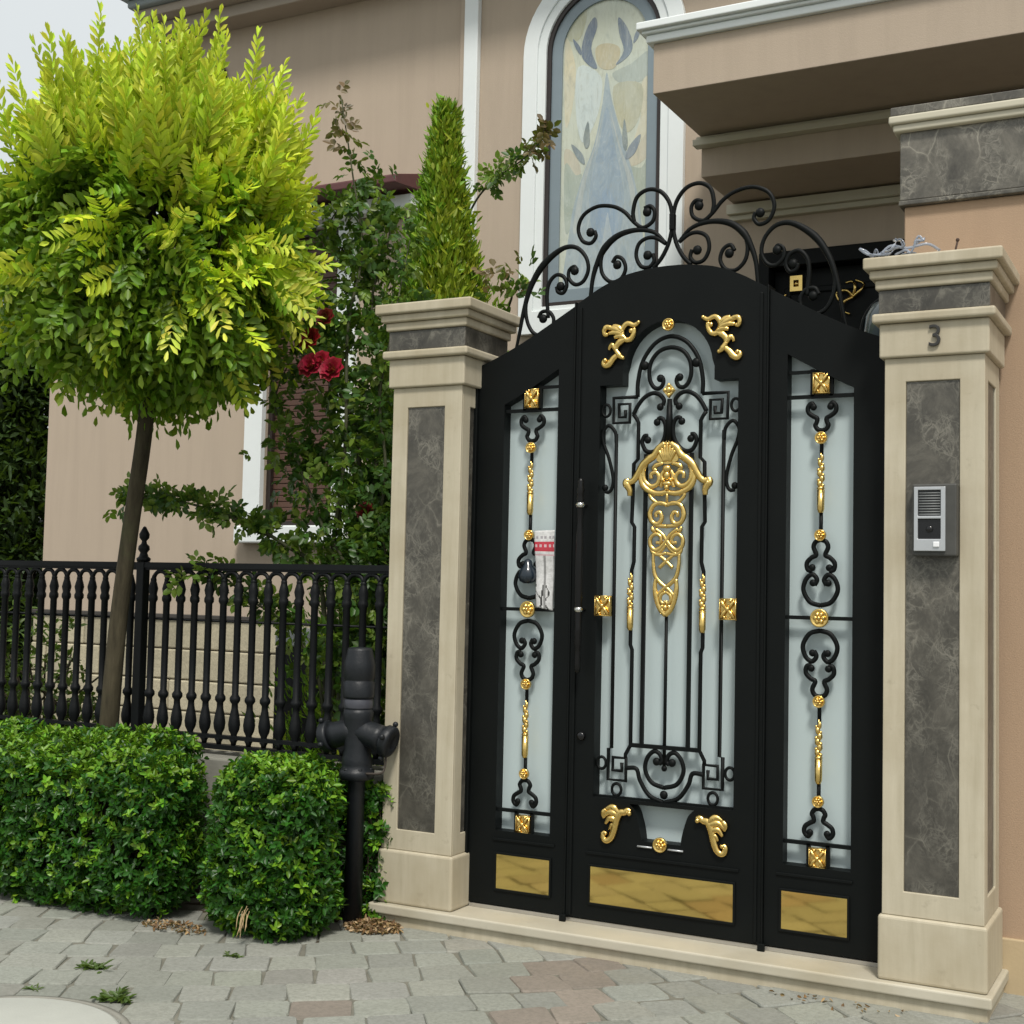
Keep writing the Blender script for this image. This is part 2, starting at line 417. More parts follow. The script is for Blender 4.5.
# ------------------------------------------------------------------ pillars
def make_pillar(x0, label):
    t = thing('gate_pillar', label, 'pillar', (x0+.18, .18, 0), 'stone gate pillars')
    w = .36
    def ring(mb, ov, z0, z1): mb.box(x0-ov, x0+w+ov, -ov, w+ov, z0, z1)
    m = MB(); ring(m, .013, .0, .235); m.build('plinth', STONE, t, .012, 3)
    # shaft: core with a raised frame round each panel
    m = MB(); fr = .012; m.box(x0+fr, x0+w-fr, fr, w-fr, .236, 2.295)
    out = [(0, .236), (w, .236), (w, 2.295), (0, 2.295)]; hole = [(.078, .325), (.272, .325), (.272, 2.205), (.078, 2.205)]
    m.prism([out, hole], 0, fr, lambda a, b, d: (x0+a, d, b)); m.prism([out, hole], w-fr, w, lambda a, b, d: (x0+a, d, b))
    out2 = [(fr, .236), (w-fr, .236), (w-fr, 2.295), (fr, 2.295)]
    m.prism([out2, hole], 0, fr, lambda a, b, d: (x0+d, a, b)); m.prism([out2, hole], w-fr, w, lambda a, b, d: (x0+d, a, b))
    m.build('shaft', STONE, t, .003, 2)
    for f in (lambda a, b, d: (x0+a, d, b), lambda a, b, d: (x0+a, w-d, b), lambda a, b, d: (x0+d, a, b), lambda a, b, d: (x0+w-d, a, b)):
        m = MB(); m.prism([[(.080, .327), (.270, .327), (.270, 2.203), (.080, 2.203)]], .0075, .0118, f); m.build('marble_inlay', MARBLE, t)
    m = MB(); ring(m, .018, 2.296, 2.425); m.build('neck_block', STONE, t, .008, 3)
    m = MB(); ring(m, .042, 2.426, 2.462); m.build('neck_ledge', STONE, t, .010, 3)
    m = MB(); ring(m, .020, 2.463, 2.553); m.build('frieze', MARBLE, t, .004)
    m = MB(); ring(m, .032, 2.554, 2.592); ring(m, .050, 2.5925, 2.626); ring(m, .070, 2.6265, 2.672); m.build('cornice', STONE, t, .008, 3)
    return t
PL = make_pillar(-2.2, 'cream stone pillar left of the gate, beside the black hydrant')
PR = make_pillar(0.0, 'cream stone pillar right of the gate, bearing the number 3 and the intercom')

# house number 3
cu = bpy.data.curves.new('house_number', 'FONT'); cu.body = '3'; cu.size = .115; cu.extrude = .004; cu.bevel_depth = .0015; cu.align_x = 'CENTER'; cu.offset = -.0014
tmp = bpy.data.objects.new('tmp', cu); COL.objects.link(tmp); bpy.context.view_layer.update()
me = bpy.data.meshes.new_from_object(tmp.evaluated_get(bpy.context.evaluated_depsgraph_get())); bpy.data.objects.remove(tmp)
hn = bpy.data.objects.new('house_number', me); COL.objects.link(hn); me.materials.clear(); me.materials.append(simple('dull_nickel', (.05, .048, .045), .35, .5, .2, 60, .05))
nx_, nz_ = at(935, 346, -.02); hn.location = (nx_, -.0245, nz_); hn.rotation_euler = (R_(90), 0, 0)
tag(hn, 'metal numeral 3 fixed to the neck of the right pillar', 'house number')

# intercom
ix, iz = at(934, 520, -.05)
ic = thing('intercom', 'silver and black intercom on the marble panel of the right pillar', 'intercom', (ix, 0, iz-.11))
x0, z1 = at(912.5, 487, -.055); x1, z0 = at(945, 552, -.055)
x1 = x0+.125; z0 = z1-.235
m = MB(); m.box(x0-.004, x1+.030, -.046, .0075, z0-.018, z1+.012); m.build('housing', GREYP, ic, .006)
m = MB()
m.prism([[(x0+.006, z0), (x1-.008, z0), (x1-.008, z1), (x0+.006, z1)], [(x0+.020, z0+.128), (x1-.024, z0+.128), (x1-.024, z1-.012), (x0+.020, z1-.012)],
         [(x0+.020, z0+.044), (x1-.024, z0+.044), (x1-.024, z0+.118), (x0+.020, z0+.118)]], -.060, -.0465)
m.build('faceplate', ALU, ic, .002)
m = MB(); m.box(x0+.021, x1-.025, -.049, -.0462, z0+.129, z1-.013)
m2 = MB()
for k in range(9): zz = z0+.134+k*.0098; m2.tube([(x0+.022, -.052, zz), (x1-.026, -.052, zz)], .0026, 6)
m.build('grille_backing', BLACKP, ic); m2.build('speaker_grille', simple('grille_grey', (.19, .2, .2), .5), ic)
m = MB(); m.box(x0+.021, x1-.025, -.052, -.0463, z0+.045, z0+.117); m.build('camera_window', BLACKP, ic, .002)
m = MB(); m.ball(((x0+x1)/2-.002, -.053, z0+.08), (.013, .006, .013), 14); m.build('lens', BLACKP, ic)
m = MB(); m.box(x1-.05, x1-.028, -.066, -.0602, z0+.014, z0+.034); m.build('call_button', simple('button_white', (.75, .76, .78), .3), ic, .003)

# crumpled plastic strip and a stub of wire on the right pillar's top
m = MB()
for k in range(5):
    p0 = np.array([-.045+.03*k, -.05+.02*rng.random(), 2.678]); pts = [p0]
    for q in range(9): pts.append(np.clip(pts[-1]+np.array([rng.uniform(-.02, .045), rng.uniform(-.02, .02), rng.uniform(-.03, .032)]), (-.06, -.066, 2.678), (.22, .02, 2.735)))
    m.tube(spl(pts, 4), .0045, 6, flat=.35)
m.tube(spl([(-.04, -.03, 2.68), (-.06, -.05, 2.70), (-.085, -.055, 2.712), (-.055, -.05, 2.69), (-.01, -.05, 2.685), (.03, -.05, 2.713), (.09, -.045, 2.70), (.16, -.03, 2.712), (.2, .0, 2.69)], 5), .005, 6, flat=.4)
fo = m.build('crumpled_film', FILM, None); tag(fo, 'crumpled clear plastic strip lying on top of the right pillar', 'plastic strip')
m = MB(); m.tube([(.235, .12, 2.672), (.236, .12, 2.72), (.243, .12, 2.752)], .004, 6); m.ball((.243, .12, 2.755), .0075, 8)
tag(m.build('wire_stub', simple('rusty_wire', (.06, .035, .025), .8), None), 'short rusty wire stub standing on top of the right pillar', 'wire')

# ------------------------------------------------------------------ pier behind the right pillar
pr_ = thing('boundary_pier', 'broad peach wall pier with grey marble capital behind the right pillar', 'wall', (.5, .6, gz))
m = MB(); m.box(-.012, 2.2, .40, .95, gz-.02, 2.985); m.build('pier_wall', STUCCO2, pr_, .006)
m = MB(); m.box(-.022, 2.21, .385, .96, gz-.02, .115); m.build('skirting', simple('tan_skirting', (.46, .36, .22), .7, 0, .12, 5, .2), pr_, .005)
m = MB(); m.box(-.030, 2.22, .372, .965, 2.9855, 3.005); m.box(-.025, 2.215, .376, .965, 3.0055, 3.285); m.build('marble_capital', MARBLE2, pr_, .004)
m = MB(); m.box(-.05, 2.24, .35, .97, 3.2855, 3.315); m.box(-.065, 2.25, .335, .975, 3.3155, 3.348); m.build('capital_moulding', CREAM, pr_, .008, 3)
m = MB(); m.box(-.058, 2.245, .342, .97, 3.3485, 3.385); m.build('capping', MARBLE2, pr_, .004)

# dark glass lantern on the pier's flank
lx, lz = -.085, 2.52
ln = thing('wall_lantern', 'dark rounded glass lantern half hidden behind the right pillar', 'lantern', (-.012, .52, lz-.2))
m = MB(); m.lathe([(.02, -.2), (.085, -.18), (.125, -.12), (.135, -.02), (.125, .06), (.10, .11), (.03, .14)], (-.085, .60, lz+.0), 24); m.build('glass_shade', simple('smoked_glass', (.05, .065, .07), .12, 0, .5, 9, .05, 60, .6), ln)
m = MB(); m.tube([(-.085+.14*math.cos(a), .58, lz+.0+.15*math.sin(a)) for a in np.linspace(0, 2*math.pi, 28)[:-1]], .008, 6, True); m.box(-.14, -.012, .54, .58, lz-.23, lz-.18); m.build('bracket', IRON, ln)

# ------------------------------------------------------------------ THE GATE
GC, GY = -.925, .14                       # centre line and front face of the gate
def g(u, z, y=GY): return (GC+u, y, z)
def gpath(pts, y): return [g(p[0], p[1], y) for p in pts]
def gfn(u, z, d): return (GC+u, d, z)
ARCH = [(0, 2.772), (.07, 2.770), (.135, 2.762), (.2, 2.750), (.27, 2.725), (.335, 2.695), (.42, 2.645), (.515, 2.590), (.62, 2.530), (.72, 2.478), (.82, 2.432), (.925, 2.392)]
AS = spl(ARCH, 5)
def ztop(u):
    u = abs(u)
    return float(np.interp(u, [p[0] for p in AS], [p[1] for p in AS]))
def mir(pts): return [(-p[0], p[1]) for p in pts]
gate = thing('entrance_gate', 'black iron gate with gilded ornaments and frosted glass between two pillars', 'gate', (GC, GY, 0))
IY = GY+.022                               # plane of the ironwork, in front of the glass
def bars(m, pts, r=.0075, y=IY, flat=.9, smooth=True, n=8): m.tube(gpath(spl(pts, 6) if smooth else pts, y), r*1.13, n, flat=flat)
def dot(m, p, r=.013, y=IY): m.ball(g(p[0], p[1], y), (r*1.08, r*.8, r*1.08), 10)

# wings --------------------------------------------------------------
def rosette(name, u, z, r, parent, y=IY-.012):
    m = MB(); c = g(u, z, y); ax = (0, -1, 0)
    m.lathe([(r, -.006), (r, .003), (r*.92, .008), (r*.82, .006), (r*.70, .004), (r*.2, .004)], c, 22, ax)
    for k in range(6):
        a = k*math.pi/3; m.ball((c[0]+r*.42*math.cos(a), y-.006, c[2]+r*.42*math.sin(a)), (r*.26, .007, r*.26), 8)
    m.ball((c[0], y-.009, c[2]), (r*.24, .009, r*.24), 8)
    return m.build(name, GOLD, parent)
def gold_block(u, z, w, h, parent, y=IY-.014):
    m = MB(); c = g(u, z, y); m.box(c[0]-w/2, c[0]+w/2, y, y+.02, z-h/2, z+h/2)
    q = .42
    for sx in (-1, 1):
        for sz in (-1, 1):
            m.tube([(c[0]+sx*w*q*t*.95, y-.004-.004*math.sin(t*3), z+sz*h*q*(t**1.3)) for t in np.linspace(.1, 1, 7)], [w*.1*(1.2-abs(t-.5)) for t in np.linspace(0, 1, 7)], 6)
            m.ball((c[0]+sx*w*.18, y-.003, z+sz*h*.38), (w*.1, .008, h*.09), 6)
        m.tube([(c[0]+sx*w*.46, y-.003, z-h*.46), (c[0]+sx*w*.46, y-.003, z+h*.46)], w*.05, 6)
    m.tube([(c[0]-w*.46, y-.003, z+h*.46), (c[0]+w*.46, y-.003, z+h*.46)], w*.05, 6); m.tube([(c[0]-w*.46, y-.003, z-h*.46), (c[0]+w*.46, y-.003, z-h*.46)], w*.05, 6)
    m.ball((c[0], y-.005, z), (w*.16, .012, h*.13), 8)
    return m.build('gilded_block', GOLD, parent)
def spear(u, z1, z0, parent, y=IY-.008):
    m = MB(); H = z1-z0
    for k in range(6):
        zz = z1-H*(.05+.09*k); s = (-1)**k; rr = .007+.0055*min(1, k*.35+.2)
        m.ball(g(u+s*.004, zz, y), (rr, rr*.9, H*.065), 8); m.ball(g(u-s*.009, zz-H*.03, y-.003), (rr*.6, rr*.6, H*.035), 6)
    m.tube(gpath([(u, z1+.012), (u, z1-.02)], y), [.001, .006], 6)
    zc = z1-H*.58
    m.tube(gpath([(u, zc+.008), (u, zc), (u, zc-.006)], y), [.012, .017, .012], 8)
    m.tube(gpath([(u, zc-.006), (u, z0+.014), (u, z0)], y), [.0155, .0145, .010], 8)
    for s in (-1, 1): m.tube(gpath([(u+s*.0105, zc-.01), (u+s*.0095, z0+.01)], y-.006), .0028, 6)
    return m.build('gilded_spear', GOLD, parent)
ZM = 1.311
def fl(pts): return [(p[0], 2*ZM-p[1]) for p in pts]
def make_wing(sgn, label):
    t = bpy.data.objects.new('side_panel', None); COL.objects.link(t); t.parent = gate; t.location = (0, 0, 0); t['label'] = label
    uc = sgn*.645
    ua, ub = .436, .905
    us = np.linspace(ua, ub, 14)
    outer = [(sgn*ua, .022), (sgn*ub, .022)]+[(sgn*u, ztop(u)) for u in us[::-1]]
    ha, hb = .510, .776
    hole = [(sgn*ha, .343), (sgn*hb, .343)]+[(sgn*u, ztop(u)-(.228+.02*(u-ha))) for u in np.linspace(hb, ha, 8)]
    m = MB(); m.prism([outer, hole], GY, GY+.075, gfn); m.build('frame', IRON, t, .004, 2)
    m = MB()
    plate = [(sgn*.497, .085), (sgn*.775, .085), (sgn*.775, .252), (sgn*.497, .252)]
    pin = [(sgn*.507, .095), (sgn*.765, .095), (sgn*.765, .242), (sgn*.507, .242)]
    m.prism([plate, pin], GY-.008, GY-.0004, gfn)
    m.prism([[(sgn*.485, .300), (sgn*.785, .300), (sgn*.785, .312), (sgn*.485, .312)]], GY-.007, GY-.0004, gfn)
    m.build('bead', IRON, t, .002)
    m = MB(); m.prism([pin], GY-.004, GY-.0008, gfn); m.build('kick_plate', GOLDM, t)
    gl = [(sgn*(ha-.02), .32), (sgn*(hb+.02), .32)]+[(sgn*u, ztop(u)-.20) for u in np.linspace(hb+.02, ha-.02, 8)]
    m = MB(); m.prism([gl], IY+.040, IY+.048, gfn); m.build('frosted_pane', FROST, t)
    T = lambda pts: [(uc+p[0], p[1]) for p in pts]
    for up in (0, 1):
        m = MB(); m3 = MB()
        F = (lambda p: p) if up else fl
        for s in (-1, 1):
            X = lambda pts: T(F([(s*p[0], p[1]) for p in pts]))
            bars(m, X([(.030, 2.150), (.042, 2.163), (.056, 2.148), (.053, 2.126), (.034, 2.111), (.019, 2.102), (.021, 2.086), (.026, 2.074), (.016, 2.058), (0, 2.053)]), .0085)
            dot(m, X([(.034, 2.148)])[0], .013)
            bars(m3, X([(0, 1.620), (.02, 1.612), (.029, 1.590), (.018, 1.560), (.036, 1.549), (.055, 1.528), (.052, 1.502), (.034, 1.497)]), .0085)
            dot(m3, X([(.034, 1.509)])[0], .0135)
            bars(m3, X([(0, 1.360), (.042, 1.374), (.068, 1.420), (.057, 1.464), (.032, 1.482), (.014, 1.462), (.024, 1.440)]), .0085)
            dot(m3, X([(.030, 1.449)])[0], .0135)
            m.tube(gpath(X([(.038, 2.19), (.038, 2.30 if up else 2.29)]), IY), .0075, 4, square=True)
        m.tube(gpath(T(F([(0, 2.06), (0, 1.94)])), IY), .008, 8); m3.tube(gpath(T(F([(0, 1.73), (0, 1.612)])), IY), .008, 8)
        m.tube(gpath(T(F([(-.150, 2.190), (.150, 2.190)])), IY), .0075, 4, square=True)
        m.build('scrollwork', IRON, t); m3.build('scrollwork', IRON, t)
    m = MB(); m.tube(gpath(T([(-.150, ZM), (.150, ZM)]), IY), .0075, 4, square=True)
    m.build('cross_bar', IRON, t)
    m = MB(); m.tube(gpath([(uc-sgn*.15, 2.290), (uc+sgn*.06, 2.290)], IY), .0065, 4, square=True)
    m.build('cross_bar', IRON, t)
    for z, r in ((2.023, .025), (1.637, .0235), (.985, .0245), (.597, .0235)): rosette('rosette', uc, z, r, t)
    rosette('rosette', uc, ZM, .037, t)
    spear(uc, 1.955, 1.726, t); spear(uc, .905, .666, t)
    gold_block(uc, 2.242, .068, .086, t); gold_block(uc, 2*ZM-2.242, .068, .076, t)
    return t
make_wing(-1, 'narrow side panel left of the door leaf, a leaflet tucked in its ironwork')
make_wing(1, 'narrow side panel right of the door leaf')

# door leaf ----------------------------------------------------------
leaf = bpy.data.objects.new('door_leaf', None); COL.objects.link(leaf); leaf.parent = gate
us = np.linspace(.425, -.425, 41)
outer = [(-.425, .022), (.425, .022)]+[(u, ztop(u)) for u in us]
arch_in = [(.198*math.cos(a), 2.335+.205*math.sin(a)) for a in np.linspace(0, math.pi, 25)]
hole = [(-.308, .532), (.308, .532), (.308, 2.278), (.205, 2.278), (.205, 2.335)]+arch_in[1:-1]+[(-.205, 2.335), (-.205, 2.278), (-.308, 2.278)]
vz = [(.142, .517), (.118, .492), (.104, .455), (.092, .41), (.086, .370)]
vase = [(-p[0], p[1]) for p in spl(vz, 4)]+[(p[0], p[1]) for p in spl(vz, 4)[::-1]]
m = MB(); m.prism([outer, hole, vase], GY-.006, GY+.072, gfn); m.build('frame', IRON, leaf, .004, 2)
m = MB(); m.prism([[(-.33, .345), (.33, .345), (.33, 2.30), (.2215, 2.30)]+[(.2215*math.cos(a), 2.33+.232*math.sin(a)) for a in np.linspace(0, math.pi, 25)]+[(-.2215, 2.30), (-.33, 2.30)]], IY+.040, IY+.048, gfn); m.build('frosted_pane', FROST, leaf)
m = MB()
plate = [(-.322, .083), (.322, .083), (.322, .252), (-.322, .252)]; pin = [(-.312, .093), (.312, .093), (.312, .242), (-.312, .242)]
m.prism([plate, pin], GY-.014, GY-.0064, gfn); m.prism([[(-.335, .292), (.335, .292), (.335, .305), (-.335, .305)]], GY-.013, GY-.0064, gfn)
for s in (-1, 1): m.prism([[(s*.398, .03), (s*.41, .03), (s*.41, 2.62), (s*.398, 2.625)]], GY-.014, GY-.0064, gfn)
m.build('bead', IRON, leaf, .002)
m = MB(); m.prism([pin], GY-.010, GY-.0068, gfn); m.build('kick_plate', GOLDM, leaf)
m = MB()
bars(m, [(.145, 2.226), (.145, 2.29), (.124, 2.378), (.07, 2.45), (0, 2.476), (-.07, 2.45), (-.124, 2.378), (-.145, 2.29), (-.145, 2.226)], .0085)
om = [(0, 2.429), (.052, 2.414), (.086, 2.372), (.094, 2.32), (.084, 2.28), (.063, 2.258), (.040, 2.262), (.029, 2.285), (.035, 2.306)]
bars(m, mir(om[1:])[::-1]+om, .0085)
hr = [(.163, 2.152), (.142, 2.190), (.115, 2.221), (.080, 2.238), (.048, 2.232), (.026, 2.208), (.030, 2.184)]
cl = [(.052, 2.126), (.040, 2.131), (.026, 2.122), (.017, 2.094), (.020, 2.052), (.038, 2.016), (.070, 1.990), (.103, 1.994), (.121, 2.030), (.112, 2.056), (.096, 2.058)]
side = [(.163, 2.152), (.150, 2.135), (.139, 2.115), (.139, 1.960), (.158, 1.940), (.160, 1.80), (.163, 1.692), (.150, 1.672), (.150, 1.525), (.160, 1.488), (.160, 1.22), (.160, 1.175), (.152, 1.155), (.152, .757), (.174, .716), (.174, .70)]
key = [(.145, 2.226), (.256, 2.226), (.254, 2.118), (.180, 2.118), (.180, 2.198), (.231, 2.198), (.228, 2.142), (.200, 2.142), (.200, 2.172)]
outb = [(.240, 2.07), (.238, .738), (.252, .736), (.252, .606), (.171, .606), (.171, .700), (.231, .700), (.231, .646), (.190, .646), (.190, .680)]
tear = [(.241, 2.03), (.246, 2.078), (.277, 2.108), (.304, 2.078), (.299, 2.03), (.274, 1.968), (.253, 1.885), (.256, 1.842), (.270, 1.822), (.288, 1.824)]
hb_ = [(0, .592), (.055, .610), (.084, .660), (.076, .708), (.048, .738), (.022, .730), (.010, .702), (.022, .688)]
ub_ = [(.171, .660), (.124, .660), (.106, .612), (.064, .555), (0, .531)]
for F in (lambda p: p, mir): dot(m, F([(.043, 2.300)])[0], .016); dot(m, F([(.116, 2.358)])[0], .019)
m.build('arch_scroll', IRON, leaf)
for F in (lambda p: p, mir):
    D1 = lambda p, r: dot(m, F([p])[0], r)
    m = MB(); bars(m, F(hr), .0085); D1((.042, 2.178), .015); bars(m, F(side), .0078, smooth=False); m.build('side_scroll', IRON, leaf)
    m = MB(); bars(m, F(cl), .0085); D1((.055, 2.114), .015); D1((.096, 2.040), .015); m.build('curl_scroll', IRON, leaf)
    m = MB(); bars(m, F(key), .0075, smooth=False); m.build('key_scroll', IRON, leaf)
    m = MB(); bars(m, F(outb), .0075, smooth=False); m.build('key_scroll', IRON, leaf)
    m = MB(); bars(m, F(tear), .0072); D1((.289, 1.840), .014); m.build('teardrop_scroll', IRON, leaf)
    m = MB(); m.tube(gpath(F([(.102, 1.98), (.102, .757)]), IY), .0075, 4, square=True); m.build('upright_bar', IRON, leaf)
    for c_, r_ in (((.289, 2.173), (.019, .026)), ((.283, .673), (.020, .025)), ((.212, .567), (.021, .025))):
        c_ = F([c_])[0]; m = MB()
        m.tube([g(c_[0]+r_[0]*math.cos(a), c_[1]+r_[1]*math.sin(a), IY) for a in np.linspace(0, 2*math.pi, 21)[:-1]], .0065, 8, True); m.build('ring', IRON, leaf)
m = MB()
for F in (lambda p: p, mir):
    bars(m, F(hb_), .0085); bars(m, F(ub_), .0085); dot(m, F([(.034, .697)])[0], .016)
m.tube(gpath([(0, 1.32), (0, .66)], IY), .0075, 8); dot(m, (0, .563), .017); dot(m, (0, .672), .012)
m.tube(gpath([(-.156, .757), (.156, .757)], IY), .0085, 4, square=True)
m.build('lower_scroll', IRON, leaf)
m = MB(); m.tube(gpath([(0, 2.21), (0, 2.02)], IY), [.011, .02], 8); m.build('upright_bar', IRON, leaf)
m = MB(); m.tube(gpath([(-.308, .533), (.308, .533)], IY), .007, 4, square=True); m.build('cross_bar', IRON, leaf)
# gilt diamond, rosettes, blocks, spears
m = MB(); c = g(0, 2.246, IY-.012); dd = [(0, .032), (.028, 0), (0, -.034), (-.028, 0)]
m.prism([[(p[0], 2.246+p[1]) for p in dd]], IY-.016, IY, gfn); m.ball((c[0], c[1]-.006, c[2]), (.013, .008, .014), 8)
for p in dd: m.ball((c[0]+p[0]*.62, c[1]-.004, c[2]+p[1]*.62), (.009, .006, .009), 8)
m.build('gilded_diamond', GOLD, leaf, .003)
rosette('rosette', 0, 2.521, .027, leaf, GY-.006); rosette('rosette', -.002, .363, .031, leaf, GY-.008)
for s in (-1, 1):
    gold_block(s*.277, 1.336, .072, .088, leaf, GY-.012); spear(s*.160, 1.468, 1.236, leaf)
for s in (-1, 1):
    m = MB(); m.tube(gpath([(s*.035, .349), (s*.10, .349)], GY-.012), .004, 6); m.build('silver_rod', ALU, leaf)
# corner ornaments
FAT = [1.35]
def path_acc(m, pts, r0, r1, y, n=8, k=6, f=1.0):
    q = spl(pts, k); r0 *= FAT[0]; r1 *= FAT[0]; rr = np.interp(np.linspace(0, 1, len(q)), [0, .35, 1], [r0*.7, r0, r1]); m.tube(gpath(q, y), list(rr), n, flat=.8)
for s in (-1, 1):
    m = MB(); SH = .013; F = (lambda p: [(q[0]+SH, q[1]) for q in p]) if s > 0 else (lambda p: [(-q[0]+SH, q[1]) for q in p]); y = GY-.015
    path_acc(m, F([(.146, 2.536), (.165, 2.528), (.195, 2.537), (.218, 2.515), (.217, 2.485), (.200, 2.467), (.180, 2.470), (.166, 2.492), (.165, 2.515)]), .010, .008, y)
    m.ball(g(*F([(.144, 2.538)])[0], y-.002), .0095, 8); m.ball(g(*F([(.178, 2.505)])[0], y-.002), (.011, .008, .011), 8)
    for a, b, r in (((.215, 2.50), (.262, 2.532), .011), ((.215, 2.495), (.290, 2.525), .012), ((.212, 2.488), (.282, 2.500), .012), ((.205, 2.475), (.255, 2.480), .011)):
        path_acc(m, F([a, ((a[0]+b[0])/2, (a[1]+b[1])/2+.008), b]), r, .006, y-.002)
    path_acc(m, F([(.270, 2.526), (.292, 2.528), (.302, 2.510), (.296, 2.494), (.284, 2.497)]), .009, .006, y-.004)
    path_acc(m, F([(.205, 2.470), (.225, 2.462), (.243, 2.445), (.247, 2.425)]), .012, .010, y)
    path_acc(m, F([(.247, 2.425), (.262, 2.448), (.274, 2.440), (.278, 2.428)]), .009, .004, y-.003)
    path_acc(m, F([(.247, 2.428), (.232, 2.405), (.222, 2.395), (.214, 2.392)]), .010, .006, y-.003); m.ball(g(*F([(.214, 2.391)])[0], y-.002), .009, 8)
    path_acc(m, F([(.235, 2.408), (.258, 2.390), (.276, 2.368), (.294, 2.362), (.304, 2.374), (.298, 2.386)]), .012, .007, y); m.ball(g(*F([(.294, 2.384)])[0], y-.004), .0105, 8)
    m.build('corner_ornament', GOLD, leaf)
    m = MB()
    path_acc(m, F([(.146, .485), (.158, .491), (.172, .482), (.192, .478), (.206, .452), (.216, .410), (.228, .375), (.246, .358), (.262, .362), (.268, .382), (.256, .392)]), .013, .008, y)
    m.ball(g(*F([(.149, .480)])[0], y-.003), .0115, 8); m.ball(g(*F([(.254, .388)])[0], y-.003), .009, 8)
    for a, c_, b, r in (((.196, .476), (.225, .500), (.256, .488), .012), ((.198, .466), (.235, .478), (.266, .455), .012), ((.206, .445), (.236, .452), (.256, .428), .011), ((.255, .488), (.268, .470), (.262, .45), .009), ((.210, .425), (.226, .425), (.236, .408), .008)):
        path_acc(m, F([a, c_, b]), r, .005, y-.003)
    m.build('corner_ornament', GOLD, leaf)
FAT[0] = 1.38
# mask cartouche with its long openwork pendant
m = MB(); y = IY-.014
def both(pts, r0, r1, dy=0):
    path_acc(m, pts, r0, r1, y+dy); path_acc(m, mir(pts), r0, r1, y+dy)
shell = [(0, 2.036)]+[(.018, 2.020), (.038, 1.998), (.052, 1.972), (.046, 1.948), (.026, 1.938), (0, 1.934)]
m.prism([shell+mir(shell[1:-1])[::-1]], y-.004, y+.01, gfn)
for k in range(-3, 4): path_acc(m, [(k*.004, 1.945), (k*.011, 1.985), (k*.012, 2.024-abs(k)*.012)], .006, .004, y-.006)
both([(.012, 2.022), (.042, 2.000), (.060, 1.972), (.085, 1.955), (.112, 1.930), (.132, 1.895), (.152, 1.868), (.172, 1.862), (.184, 1.872)], .013, .009, -.002)
both([(.180, 1.873), (.186, 1.858), (.176, 1.842), (.168, 1.825), (.168, 1.803)], .013, .008, -.002)
both([(.060, 1.960), (.092, 1.940), (.108, 1.900), (.100, 1.862), (.072, 1.842), (.046, 1.850), (.036, 1.876), (.050, 1.900), (.072, 1.894), (.072, 1.874)], .0085, .006)
both([(.116, 1.915), (.118, 1.87), (.098, 1.835), (.060, 1.815), (.028, 1.812), (0, 1.818)], .010, .008)
both([(.020, 1.938), (.050, 1.930), (.062, 1.916), (.048, 1.908)], .008, .005)
both([(.030, 1.838), (.020, 1.862), (.026, 1.886), (.014, 1.908)], .008, .006)
for (u_, z_, a, b) in ((0, 1.915, .020, .016), (0, 1.885, .015, .02), (0, 1.852, .024, .012), (0, 1.836, .012, .014), (.018, 1.868, .012, .009), (-.018, 1.868, .012, .009)): m.ball(g(u_, z_, y-.006), (a, .013, b), 10)
both([(0, 1.770), (.030, 1.768), (.060, 1.782), (.078, 1.806), (.064, 1.812), (.054, 1.800)], .0065, .004)
m.tube(gpath([(0, 1.82), (0, 1.768)], y), [.007, .006], 8)
both([(0, 1.762), (.030, 1.772), (.062, 1.760), (.076, 1.725), (.064, 1.692), (.038, 1.684), (.022, 1.706), (.030, 1.732), (.048, 1.728), (.046, 1.712)], .0085, .0055)
both([(.062, 1.690), (.046, 1.678), (0, 1.674)], .006, .006)
both([(.066, 1.672), (.058, 1.655), (.044, 1.662)], .007, .004)
both([(-.050, 1.664), (-.018, 1.640), (0, 1.615), (.024, 1.586), (.048, 1.574), (.070, 1.592), (.072, 1.622), (.050, 1.642), (.026, 1.630), (.026, 1.606), (.046, 1.606)], .0078, .005)
both([(.070, 1.592), (.062, 1.566), (.032, 1.555), (0, 1.562)], .006, .005)
both([(0, 1.60), (.020, 1.575), (.046, 1.556)], .006, .005)
both([(-.030, 1.552), (0, 1.528), (.030, 1.500)], .006, .006)
both([(.058, 1.562), (.056, 1.510), (.046, 1.465), (.022, 1.436), (0, 1.420), (-.022, 1.400), (-.040, 1.380)], .0072, .006)
both([(.045, 1.455), (.048, 1.412), (.038, 1.362), (.022, 1.325), (0, 1.303)], .0085, .007)
both([(.0, 1.40), (.020, 1.388), (.024, 1.366), (.010, 1.352), (0, 1.362)], .0065, .005)
both([(.012, 1.345), (.020, 1.33), (0, 1.312)], .007, .006)
m.ball(g(0, 1.335, y-.004), (.012, .009, .013), 8)
m.build('mask_ornament', GOLD, leaf)
